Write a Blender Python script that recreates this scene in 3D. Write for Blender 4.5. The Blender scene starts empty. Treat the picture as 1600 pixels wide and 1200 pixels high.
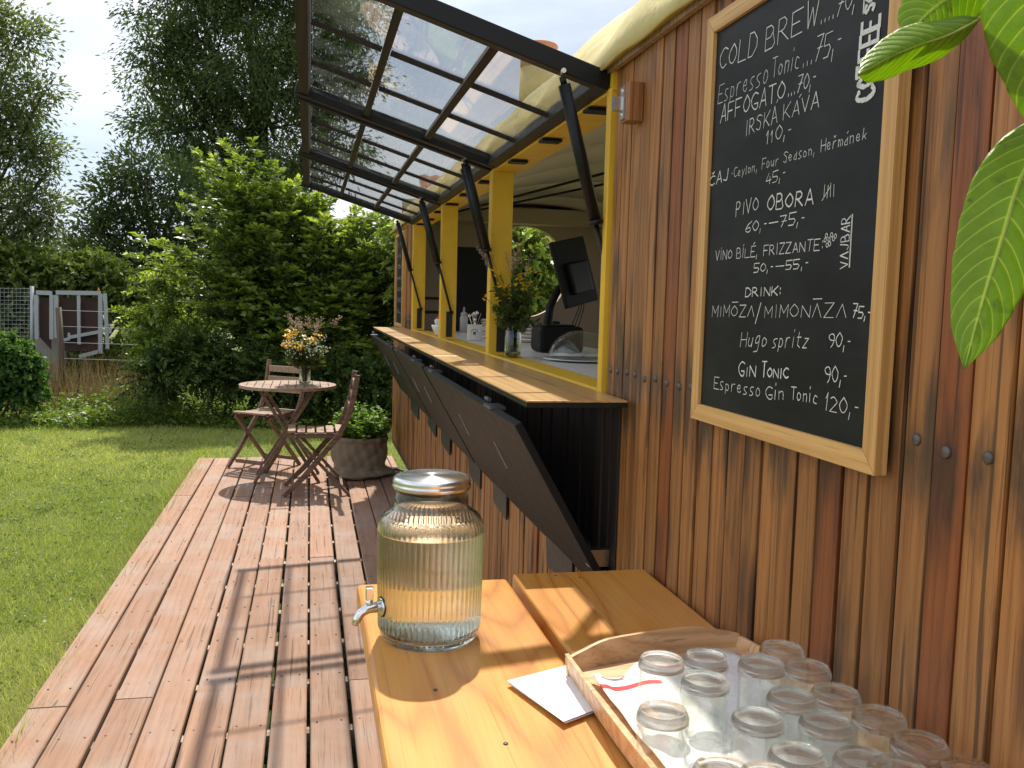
import bpy, math, random
import numpy as np
from mathutils import Vector
random.seed(7)
RNG = np.random.default_rng(11)
S = bpy.context.scene
COL = S.collection
PI = math.pi

# ---------------------------------------------------------------- camera
CAM_H = 1.40
FPX, YAW, PITCH, ROLL = 1448.0, 0.216406543, 0.0883882615, 0.0267531279
def _v(*a): return np.array(a, float)
_f = _v(math.sin(YAW)*math.cos(PITCH), math.cos(YAW)*math.cos(PITCH), -math.sin(PITCH))
_r = _v(math.cos(YAW), -math.sin(YAW), 0)
_u = np.cross(_r, _f)
_r, _u = _r*math.cos(ROLL)+_u*math.sin(ROLL), -_r*math.sin(ROLL)+_u*math.cos(ROLL)
CAM = _v(0, 0, CAM_H)
def at(px, py, ax, val):
    """point of a real plane (world axis ax = val) seen at a pixel of the photograph"""
    d = _f*FPX + _r*(px-800) - _u*(py-600)
    return CAM + d*((val-CAM[ax])/d[ax])
cam = bpy.data.cameras.new('camera'); co = bpy.data.objects.new('camera', cam); COL.objects.link(co)
from mathutils import Matrix
M = Matrix.Identity(4)
for i in range(3):
    M[i][0] = _r[i]; M[i][1] = _u[i]; M[i][2] = -_f[i]; M[i][3] = CAM[i]
co.matrix_world = M
cam.sensor_width = 36; cam.sensor_fit = 'HORIZONTAL'; cam.lens = FPX/1600*36
cam.clip_start = 0.02; cam.clip_end = 2000
S.camera = co

# ---------------------------------------------------------------- light
SUN = Vector((0.14, 0.69, 1.0)).normalized()
SUN_EL = math.asin(SUN.z); SUN_AZ = math.atan2(SUN.x, SUN.y)
sl = bpy.data.lights.new('sun', 'SUN'); sl.energy = 5.0; sl.angle = math.radians(0.9); sl.color = (1.0, .93, .82)
so = bpy.data.objects.new('sun', sl); COL.objects.link(so)
so.rotation_euler = SUN.to_track_quat('Z', 'Y').to_euler()
so.location = (2, 8, 12)

W = bpy.data.worlds.new('World'); S.world = W; W.use_nodes = True
nt = W.node_tree; nt.nodes.clear()
N = nt.nodes.new; L = nt.links.new
out = N('ShaderNodeOutputWorld')
sky = N('ShaderNodeTexSky'); sky.sky_type = 'NISHITA'; sky.sun_disc = False
sky.sun_elevation = SUN_EL; sky.sun_rotation = SUN_AZ
bg1 = N('ShaderNodeBackground'); bg1.inputs[1].default_value = 0.13
L(sky.outputs[0], bg1.inputs[0])
tc = N('ShaderNodeTexCoord'); mp = N('ShaderNodeMapping'); mp.inputs['Scale'].default_value = (1, 1, 2.4); mp.inputs['Location'].default_value = (3.1, .2, .35)
L(tc.outputs['Generated'], mp.inputs[0])
n1 = N('ShaderNodeTexNoise'); n1.inputs['Scale'].default_value = 2.1; n1.inputs['Detail'].default_value = 7; n1.inputs['Roughness'].default_value = .5
n1.inputs['Distortion'].default_value = .25
L(mp.outputs[0], n1.inputs[0])
cr = N('ShaderNodeValToRGB'); e = cr.color_ramp.elements
e[0].position = .37; e[0].color = (.44, .52, .66, 1); e[1].position = .63; e[1].color = (1.0, .99, .97, 1)
m_ = cr.color_ramp.elements.new(.48); m_.color = (.66, .72, .83, 1)
L(n1.outputs[0], cr.inputs[0])
bg2 = N('ShaderNodeBackground'); bg2.inputs[1].default_value = 1.16
L(cr.outputs[0], bg2.inputs[0])
n2 = N('ShaderNodeTexNoise'); n2.inputs['Scale'].default_value = 1.3; n2.inputs['Detail'].default_value = 5
mp2 = N('ShaderNodeMapping'); mp2.inputs['Location'].default_value = (7.7, 1.3, .2); L(tc.outputs['Generated'], mp2.inputs[0]); L(mp2.outputs[0], n2.inputs[0])
cr2 = N('ShaderNodeValToRGB'); cr2.color_ramp.elements[0].position = .34; cr2.color_ramp.elements[1].position = .47
cr2.color_ramp.elements[0].color = (.45, .45, .45, 1)
L(n2.outputs[0], cr2.inputs[0])
mx = N('ShaderNodeMixShader'); L(cr2.outputs[0], mx.inputs[0]); L(bg1.outputs[0], mx.inputs[1]); L(bg2.outputs[0], mx.inputs[2])
L(mx.outputs[0], out.inputs[0])

S.view_settings.view_transform = 'Standard'; S.view_settings.look = 'None'
S.view_settings.exposure = 0.27; S.view_settings.gamma = 1; S.view_settings.use_curve_mapping = False
S.render.engine = 'CYCLES'
cy = S.cycles
cy.use_denoising = True
try: cy.denoiser = 'OPENIMAGEDENOISE'
except Exception: pass
cy.max_bounces = 14; cy.transmission_bounces = 14; cy.transparent_max_bounces = 32; cy.diffuse_bounces = 4; cy.glossy_bounces = 5
cy.sample_clamp_indirect = 4.0; cy.blur_glossy = 0.5

# ---------------------------------------------------------------- node helpers
MATS = {}
class NB:
    def __init__(s, name):
        s.m = bpy.data.materials.new(name); s.m.use_nodes = True; s.t = s.m.node_tree; s.t.nodes.clear()
        s.out = s.t.nodes.new('ShaderNodeOutputMaterial'); MATS[name] = s.m
    def n(s, ty, inp=None, **kw):
        nd = s.t.nodes.new(ty)
        for k, v in kw.items(): setattr(nd, k, v)
        for k, v in (inp or {}).items(): s.set(nd, k, v)
        return nd
    def set(s, nd, k, v):
        if hasattr(v, 'is_output'): s.t.links.new(v, nd.inputs[k])
        elif isinstance(v, bpy.types.Node): s.t.links.new(v.outputs[0], nd.inputs[k])
        else:
            if isinstance(v, tuple) and len(v) == 3 and nd.inputs[k].type == 'RGBA': v = v+(1,)
            nd.inputs[k].default_value = v
    def math(s, op, a, b=0.0, c=None, clamp=False):
        nd = s.n('ShaderNodeMath', operation=op, use_clamp=clamp); s.set(nd, 0, a); s.set(nd, 1, b)
        if c is not None: s.set(nd, 2, c)
        return nd
    def mix(s, fac, a, b, mode='MIX'):
        nd = s.n('ShaderNodeMix', data_type='RGBA', blend_type=mode)
        s.set(nd, 0, fac); s.set(nd, 6, a); s.set(nd, 7, b)
        return nd.outputs[2]
    def noise(s, vec, scale, detail=3, rough=.5, dist=0):
        return s.n('ShaderNodeTexNoise', {'Vector': vec, 'Scale': scale, 'Detail': detail, 'Roughness': rough, 'Distortion': dist}).outputs[0]
    def ramp(s, fac, *stops):
        nd = s.n('ShaderNodeValToRGB', {0: fac}); el = nd.color_ramp.elements
        while len(el) < len(stops): el.new(.5)
        for e_, (p, c) in zip(el, stops):
            e_.position = p; e_.color = tuple(c)+(1,) if isinstance(c, (tuple, list)) else (c, c, c, 1)
        return nd.outputs[0]
    def mapping(s, vec, scale=(1, 1, 1), loc=(0, 0, 0), rot=(0, 0, 0)):
        return s.n('ShaderNodeMapping', {0: vec, 'Scale': scale, 'Location': loc, 'Rotation': rot}).outputs[0]
    def coord(s, which='Object', shift=True):
        v = s.n('ShaderNodeTexCoord').outputs[which]
        if shift:
            r_ = s.n('ShaderNodeObjectInfo').outputs['Random']
            k = s.math('MULTIPLY', r_, 37.0)
            cb = s.n('ShaderNodeCombineXYZ', {0: k, 1: s.math('MULTIPLY', r_, 91.0), 2: s.math('MULTIPLY', r_, 53.0)})
            v = s.n('ShaderNodeVectorMath', {0: v, 1: cb}, operation='ADD').outputs[0]
        return v
    def bump(s, h, strength=.3, dist=.002):
        return s.n('ShaderNodeBump', {'Height': h, 'Strength': strength, 'Distance': dist}).outputs[0]
    def bsdf(s, **kw):
        nd = s.n('ShaderNodeBsdfPrincipled')
        for k, v in kw.items(): s.set(nd, k.replace('_', ' '), v)
        return nd
    def done(s, sh):
        s.t.links.new(sh.outputs[0] if isinstance(sh, bpy.types.Node) else sh, s.out.inputs[0]); return s.m

def axscale(axis, along, across):
    v = [across]*3; v[axis] = along; return tuple(v)

def wood(name, dark, mid, light, axis=1, rings=7, ringw=6.0, rough=.55, grain=.35, tone=.25, knots=True, stain=None, coat=0, bump=.35, wear=0.0, knot_s=(1.3, 7), knot_r=.07, wr=.45, wm=.55, off=.22, ss=(1.7, 9), lin=60, amp=7.0, pw=1.6, crack=.5, bolt=False, redmul=(.66, .40, .30)):
    b = NB(name); v = b.coord()
    low = b.noise(b.mapping(v, axscale(axis, .55, ringw)), 1.0, 2, .45, .4)
    sx_ = b.n('ShaderNodeSeparateXYZ', {0: v}); ac = [k for k in range(3) if k != axis]
    lincoord = b.math('ADD', b.math('MULTIPLY', sx_.outputs[ac[0]], lin), b.math('MULTIPLY', sx_.outputs[ac[1]], lin*.6))
    rg = b.math('PINGPONG', b.math('ADD', lincoord, b.math('MULTIPLY', low, rings*amp/3.0)), 1.0)
    rg = b.math('POWER', rg, pw)
    fine = b.noise(b.mapping(v, axscale(axis, 2.5, 190)), 1.0, 3, .6)
    mid_n = b.noise(b.mapping(v, axscale(axis, 1.2, 28)), 1.0, 3, .6, .3)
    fac = b.math('ADD', b.math('MULTIPLY', rg, wr), b.math('ADD', b.math('MULTIPLY', fine, grain), b.math('MULTIPLY', mid_n, wm)))
    fac = b.math('SUBTRACT', fac, off)
    c = b.ramp(fac, (.12, light), (.5, mid), (.95, dark))
    rnd = b.n('ShaderNodeObjectInfo').outputs['Random']
    t = b.math('ADD', b.math('MULTIPLY', rnd, 2*tone), 1.0-tone)
    c = b.mix(1.0, c, b.n('ShaderNodeCombineXYZ', {0: t, 1: t, 2: t}).outputs[0], 'MULTIPLY')
    ck = b.ramp(b.noise(b.mapping(v, axscale(axis, 1.4, 75)), 1.0, 2, .4), (.655, 0.0), (.69, 1.0))
    c = b.mix(b.math('MULTIPLY', ck, crack), c, (dark[0]*.4, dark[1]*.4, dark[2]*.4))
    ck2 = b.ramp(b.noise(b.mapping(v, axscale(axis, 5, 260)), 1.0, 2, .5), (.60, 0.0), (.66, 1.0))
    c = b.mix(b.math('MULTIPLY', ck2, crack*.65), c, (dark[0]*.6, dark[1]*.6, dark[2]*.6))
    h = b.math('MULTIPLY', b.math('ADD', fine, b.math('MULTIPLY', rg, .5)), -1.0)
    if stain:
        big = b.noise(b.mapping(v, axscale(axis, *ss)), 1.0, 5, .6, .3)
        if bolt:
            vz = b.n('ShaderNodeSeparateXYZ', {0: b.coord(shift=False)}).outputs[2]
            near = b.math('SUBTRACT', 1.0, b.math('MULTIPLY', b.math('ABSOLUTE', b.math('SUBTRACT', vz, 1.235)), 7.5), clamp=True)
            big = b.math('ADD', big, b.math('MULTIPLY', near, .17))
        sf = b.ramp(big, (stain[1], 0.0), (stain[2], 1.0))
        c = b.mix(b.math('MULTIPLY', sf, stain[3]), c, stain[0])
        red = b.math('GREATER_THAN', b.math('FRACT', b.math('MULTIPLY', rnd, 17.3)), .87)
        c = b.mix(b.math('MULTIPLY', red, .85), c, b.mix(1.0, c, redmul, 'MULTIPLY'))
    if knots:
        vo = b.n('ShaderNodeTexVoronoi', {'Vector': b.mapping(v, axscale(axis, *knot_s)), 'Scale': 1.0, 'Randomness': 1.0})
        kf = b.ramp(vo.outputs['Distance'], (knot_r*.45, 1.0), (knot_r, .75), (knot_r*1.7, .0))
        c = b.mix(kf, c, (dark[0]*.35, dark[1]*.33, dark[2]*.3))
    if wear:
        wn = b.noise(v, 3.0, 4, .6)
        c = b.mix(b.math('MULTIPLY', b.ramp(wn, (.45, 0.0), (.7, 1.0)), wear), c, (.36, .33, .30))
    p = b.bsdf(Base_Color=c, Roughness=rough, Normal=b.bump(h, bump, .0015), Coat_Weight=coat, Coat_Roughness=.22)
    return b.done(p)

def plain(name, col, rough=.5, metal=0.0, vary=.12, scale=6, bump=0.0, bscale=60, coat=0.0, shift=True, spec=.5):
    b = NB(name); v = b.coord(shift=shift)
    nz = b.noise(v, scale, 4, .6)
    c = b.mix(nz, tuple(x*(1-vary) for x in col), tuple(min(1, x*(1+vary)) for x in col))
    kw = dict(Base_Color=c, Metallic=metal, Coat_Weight=coat, Specular_IOR_Level=spec, Roughness=b.math('ADD', b.math('MULTIPLY', b.noise(v, scale*4, 3), .2), rough-.1, clamp=True))
    if bump: kw['Normal'] = b.bump(b.noise(v, bscale, 3, .6), bump, .003)
    return b.done(b.bsdf(**kw))

def leafmat(name, c1, c2, trans=.5, tc=None, rough=.45, gloss=.35):
    b = NB(name)
    a = b.n('ShaderNodeAttribute', attribute_name='rnd').outputs['Fac']
    c = b.mix(a, c1, c2)
    tcol = b.mix(1.0, c, tc or (1.6, 1.7, .6), 'MULTIPLY')
    p = b.bsdf(Base_Color=c, Roughness=rough, Specular_IOR_Level=gloss)
    t = b.n('ShaderNodeBsdfTranslucent', {'Color': tcol})
    return b.done(b.n('ShaderNodeMixShader', {0: trans, 1: p, 2: t}))

# ---------------------------------------------------------------- materials
wood('wall_wood', (.115, .044, .015), (.275, .108, .029), (.385, .172, .050), axis=2, rings=5, ringw=14, rough=.52, tone=.19, grain=.36, wr=.30, wm=.40, off=.14, lin=120, pw=2.0, crack=.75,
     stain=((.050, .030, .018), .52, .70, .85), ss=(3.4, 20), bump=.8, knot_s=(2.6, 15), knot_r=.17, bolt=True)
wood('shaded_wall_wood', (.010, .007, .005), (.024, .016, .011), (.05, .032, .021), axis=2, rings=5, ringw=14, rough=.7, tone=.26, grain=.36, wr=.30, wm=.40, off=.14, lin=120)  # wall boards below the counter, with its shade put into the colour
wood('deck_wood', (.15, .075, .042), (.295, .158, .094), (.365, .205, .130), axis=1, rings=4, ringw=7, rough=.75, tone=.14, grain=.34, wr=.22, wm=.62, off=.18, lin=55, bump=.5, wear=.40, knot_s=(.9, 7), knot_r=.03, crack=.7)
wood('table_wood', (.38, .115, .013), (.60, .235, .036), (.70, .335, .066), axis=1, rings=10, ringw=3.4, rough=.36, tone=.04, grain=.40, wr=.42, wm=.42, off=.14, lin=26, amp=10, pw=2.6, coat=.22, bump=.25, knot_s=(2.0, 6), knot_r=.085, crack=.3, wear=.10)
wood('tray_wood', (.40, .20, .09), (.60, .36, .18), (.72, .48, .27), axis=0, rings=4, ringw=12, rough=.4, tone=.03, knots=False, bump=.15)
wood('frame_wood_vertical', (.38, .19, .06), (.56, .31, .105), (.68, .41, .155), axis=2, rings=4, ringw=30, rough=.5, tone=.04, knots=False)
wood('frame_wood_horizontal', (.38, .19, .06), (.58, .33, .11), (.68, .42, .16), axis=1, rings=4, ringw=30, rough=.5, tone=.04, knots=False)
wood('furniture_wood', (.06, .030, .016), (.125, .066, .038), (.20, .115, .070), axis=0, rings=3, ringw=20, rough=.6, tone=.12, knots=False)
wood('furniture_top_wood', (.18, .105, .066), (.28, .175, .115), (.38, .26, .18), axis=0, rings=3, ringw=20, rough=.55, tone=.12, knots=False)
wood('counter_wood', (.46, .24, .075), (.60, .34, .12), (.68, .41, .16), axis=1, rings=4, ringw=7, rough=.33, tone=.04, knots=False, coat=.25, bump=.1)
wood('dark_beam_wood', (.035, .02, .013), (.075, .045, .03), (.12, .075, .05), axis=1, rings=3, ringw=25, rough=.6, tone=.1, knots=False)
wood('rail_wood', (.008, .006, .005), (.02, .014, .011), (.036, .024, .017), axis=1, rings=3, ringw=25, rough=.85, tone=.1, knots=False)
wood('joist_wood', (.3, .22, .15), (.45, .36, .26), (.6, .5, .38), axis=0, rings=3, ringw=20, rough=.7, tone=.1, knots=False)
wood('post_wood', (.05, .035, .025), (.10, .07, .05), (.16, .12, .09), axis=2, rings=3, ringw=15, rough=.8, tone=.1, knots=False)
plain('black_paint', (.014, .015, .017), .42, 0, .3, 9, spec=.4)
plain('black_metal', (.008, .0085, .010), .42, 0, .2, 14, spec=.25)
plain('hinge_grey', (.14, .145, .15), .5, .5, .2)
plain('gap_black', (.006, .006, .008), .9)
plain('panel_black', (.014, .014, .0135), .5, 0, .45, 7, .15, 40, spec=.22)
plain('yellow_paint', (.72, .45, .028), .5, 0, .16, 14, .2, 30)
plain('dark_interior', (.05, .042, .036), .8)
plain('beige_wall', (.58, .46, .35), .8, 0, .08, 3)
plain('ceiling_cloth', (.68, .59, .50), .85, 0, .08, 3, .2, 12)
plain('white_counter', (.72, .73, .75), .35, 0, .04)
plain('white_enamel', (.80, .80, .78), .18, 0, .03, coat=.5)
plain('white_paper', (.82, .82, .86), .7, 0, .02)
plain('chalk', (.66, .66, .64), .9, 0, .55, 420)
plain('steel', (.62, .62, .61), .28, 1.0, .06)
plain('dull_steel', (.13, .12, .115), .5, .7, .3, 60)
plain('galvanised', (.36, .38, .40), .5, .3, .12, 10)
plain('chrome', (.75, .75, .76), .12, 1.0, .03)
plain('black_plastic', (.008, .008, .009), .6, 0, .2, spec=.2)
plain('red_plastic', (.6, .03, .02), .35)
plain('orange_plastic', (.75, .28, .02), .4)
plain('clear_bottle_grey', (.42, .42, .42), .3)
plain('terracotta', (.46, .20, .12), .8, 0, .15, 20, .2)
plain('rust_panel', (.045, .02, .014), .75, 0, .3, 9)
plain('soil', (.035, .026, .018), .95, 0, .4, 30, .5)
plain('bark', (.045, .038, .03), .9, 0, .4, 12, .8, 25)
plain('screw_metal', (.16, .11, .08), .5, .3, .2)
plain('concrete', (.32, .31, .28), .85, 0, .15, 5, .3, 20)
plain('plaster', (.55, .50, .42), .85, 0, .06, 4)
plain('white_petal', (.75, .76, .66), .6)
plain('yellow_petal', (.78, .50, .012), .5, 0, .2, 40)
plain('dry_seed', (.42, .30, .21), .7, 0, .2, 60)
plain('red_stripe', (.55, .05, .06), .8)

b = NB('chalkboard'); v = b.coord(shift=False)
sm = b.noise(b.mapping(v, (1, 4, 9)), 1.3, 5, .65)
c = b.mix(b.ramp(sm, (.4, 0.0), (.8, 1.0)), (.006, .0065, .0075), (.022, .024, .026))
b.done(b.bsdf(Base_Color=c, Roughness=.5, Specular_IOR_Level=.22, Normal=b.bump(b.noise(v, 300, 2), .05, .001)))

b = NB('tarp'); v = b.coord(shift=False)
c = b.mix(b.noise(v, 2.5, 5, .6), (.66, .53, .20), (.80, .70, .36))
c = b.mix(b.ramp(b.noise(v, 55, 2, .5), (.68, 0.0), (.75, .8)), c, (.22, .17, .06))
h = b.noise(v, 9, 4, .6, .6)
pp = b.bsdf(Base_Color=c, Roughness=.6, Normal=b.bump(h, .4, .02))
b.done(b.n('ShaderNodeMixShader', {0: .18, 1: pp, 2: b.n('ShaderNodeBsdfTranslucent', {'Color': c})}))

b = NB('burlap'); v = b.coord(shift=False)
wv = b.n('ShaderNodeTexWave', {'Vector': v, 'Scale': 90, 'Distortion': 3.0, 'Detail': 2}, bands_direction='Z').outputs['Fac']
c = b.mix(b.noise(v, 9, 5, .6), (.17, .135, .095), (.42, .34, .25))
b.done(b.bsdf(Base_Color=c, Roughness=.95, Normal=b.bump(wv, .5, .003)))

b = NB('cloth_white'); v = b.coord(shift=False)
b.done(b.bsdf(Base_Color=b.mix(b.noise(v, 20, 3), (.74, .72, .69), (.84, .83, .81)), Roughness=.9, Normal=b.bump(b.noise(v, 26, 4, .6), .8, .006)))

b = NB('brushed_lid'); tco = b.n('ShaderNodeTexCoord').outputs['Object']
sx = b.n('ShaderNodeSeparateXYZ', {0: tco})
ang = b.math('ARCTAN2', sx.outputs[1], sx.outputs[0])
p = b.bsdf(Base_Color=(.80, .80, .79), Metallic=1.0, Roughness=.27, Anisotropic=.8, Anisotropic_Rotation=.25)
tg = b.n('ShaderNodeTangent', direction_type='RADIAL', axis='Z'); b.set(p, 'Tangent', tg.outputs[0])
b.done(p)

def glassmat(name, col, trans_mix, ior=1.46, rough=0.0):
    b = NB(name)
    g = b.n('ShaderNodeBsdfGlass', {'Color': col, 'Roughness': rough, 'IOR': ior})
    t = b.n('ShaderNodeBsdfTransparent', {'Color': col})
    return b.done(b.n('ShaderNodeMixShader', {0: trans_mix, 1: g, 2: t}))
glassmat('jar_glass', (.975, .992, .975), .03, 1.45)
glassmat('vase_glass', (.95, .98, .955), .2, 1.45)
glassmat('cup_glass', (.99, .995, .99), .35, 1.45)
glassmat('water', (.985, .992, .975), .03, 1.33)
b = NB('thin_glass')
lw = b.n('ShaderNodeLayerWeight', {0: .5}).outputs['Facing']
fr = b.ramp(lw, (.0, .035), (.6, .07), (.85, .26), (1.0, .80))
tcol = b.ramp(lw, (.0, (.985, .99, .985)), (.7, (.95, .965, .95)), (.93, (.70, .74, .71)), (1.0, (.45, .50, .47)))
tr = b.n('ShaderNodeBsdfTransparent', {'Color': tcol})
gl = b.n('ShaderNodeBsdfGlossy', {'Color': (1, 1, 1, 1), 'Roughness': .02})
b.done(b.n('ShaderNodeMixShader', {0: fr, 1: tr, 2: gl}))
b = NB('pane_glass'); v = b.coord()
frn = b.n('ShaderNodeFresnel', {'IOR': 1.5}).outputs[0]
tr = b.n('ShaderNodeBsdfTransparent', {'Color': (.965, .975, .97, 1)})
gl = b.n('ShaderNodeBsdfGlossy', {'Roughness': .02})
df = b.n('ShaderNodeBsdfDiffuse', {'Color': (.55, .55, .5, 1)})
tl = b.n('ShaderNodeBsdfTranslucent', {'Color': (.8, .8, .76, 1)})
dd = b.n('ShaderNodeMixShader', {0: .6, 1: df, 2: tl})
dirt = b.math('MULTIPLY', b.ramp(b.noise(b.mapping(v, (3, 3, 3)), 2.0, 6, .7, .4), (.45, .0), (.8, .07)), 1.0)
base = b.n('ShaderNodeMixShader', {0: dirt, 1: tr, 2: dd})
b.done(b.n('ShaderNodeMixShader', {0: b.math('MULTIPLY', frn, .55, clamp=True), 1: base, 2: gl}))

b = NB('lawn'); v = b.coord(shift=False)
c = b.mix(b.ramp(b.noise(v, .9, 5, .6), (.35, 0.0), (.65, 1.0)), (.14, .195, .036), (.28, .31, .095))
c = b.mix(b.ramp(b.noise(v, 45, 4, .7), (.4, 0.0), (.7, .6)), c, (.08, .11, .02))
b.done(b.bsdf(Base_Color=c, Roughness=.9, Normal=b.bump(b.noise(v, 70, 4, .7), 1.0, .03)))
leafmat('grass_blade', (.21, .29, .045), (.56, .55, .22), .45, (1.25, 1.3, .7), .5, .3)
leafmat('leaf_dark_tree', (.045, .072, .027), (.125, .16, .06), .48, (1.5, 1.7, .7), .42, .5)
leafmat('leaf_grey_tree', (.085, .115, .048), (.20, .23, .105), .46, (1.4, 1.5, .7), .45, .5)
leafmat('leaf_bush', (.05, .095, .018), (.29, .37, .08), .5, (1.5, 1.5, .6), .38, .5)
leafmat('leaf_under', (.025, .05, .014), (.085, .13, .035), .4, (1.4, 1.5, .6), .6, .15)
leafmat('leaf_hedge', (.09, .14, .030), (.21, .26, .07), .45, (1.4, 1.5, .5))
leafmat('leaf_weed', (.07, .12, .022), (.20, .27, .06), .45, (1.5, 1.6, .5))
leafmat('leaf_shrub', (.045, .11, .028), (.11, .20, .055), .5, (1.4, 1.5, .5))
leafmat('leaf_dry', (.16, .12, .06), (.28, .22, .12), .35, (1.2, 1.1, .8))
leafmat('leaf_mint', (.08, .17, .03), (.24, .36, .09), .45, (1.4, 1.5, .5))
leafmat('leaf_bouquet', (.05, .08, .02), (.12, .15, .045), .4, (1.4, 1.5, .6))

b = NB('near_leaf'); uvn = b.n('ShaderNodeUVMap').outputs[0]
sp = b.n('ShaderNodeSeparateXYZ', {0: uvn}); U_, V_ = sp.outputs[0], sp.outputs[1]
av = b.math('ABSOLUTE', V_)
ph = b.math('FRACT', b.math('MULTIPLY', b.math('SUBTRACT', U_, b.math('MULTIPLY', b.math('POWER', av, 1.35), .17)), 13.0))
dv = b.math('ABSOLUTE', b.math('SUBTRACT', ph, .5))
side = b.ramp(dv, (0.0, 1.0), (.035, .75), (.075, 0.0))
mid = b.ramp(av, (0.0, 1.0), (.03, .9), (.055, 0.0))
vein = b.math('MAXIMUM', b.math('MULTIPLY', side, .65), mid)
nz = b.noise(b.n('ShaderNodeTexCoord').outputs['Object'], 90, 4, .6)
cc = b.mix(nz, (.17, .28, .020), (.27, .39, .035))
cc = b.mix(vein, cc, (.50, .56, .16))
obn = b.n('ShaderNodeTexCoord').outputs['Object']
cc = b.mix(b.math('MULTIPLY', b.ramp(b.noise(obn, 38, 4, .6), (.60, 0.0), (.72, 1.0)), .45), cc, (.07, .13, .015))
cc = b.mix(b.ramp(b.noise(obn, 120, 2, .5), (.74, 0.0), (.77, .8)), cc, (.22, .13, .04))
cell = b.n('ShaderNodeTexVoronoi', {'Vector': b.n('ShaderNodeTexCoord').outputs['Object'], 'Scale': 260}, feature='DISTANCE_TO_EDGE').outputs[0]
hh = b.math('SUBTRACT', b.ramp(dv, (0.0, 0.0), (.4, 1.0)), b.math('MULTIPLY', b.ramp(cell, (0.0, 1.0), (.1, 0.0)), .2))
pb = b.bsdf(Base_Color=cc, Roughness=.42, Normal=b.bump(hh, .35, .002))
tb = b.n('ShaderNodeBsdfTranslucent', {'Color': b.mix(1.0, cc, (1.9, 1.9, .8), 'MULTIPLY')})
b.done(b.n('ShaderNodeMixShader', {0: .55, 1: pb, 2: tb}))
MT = MATS

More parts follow.
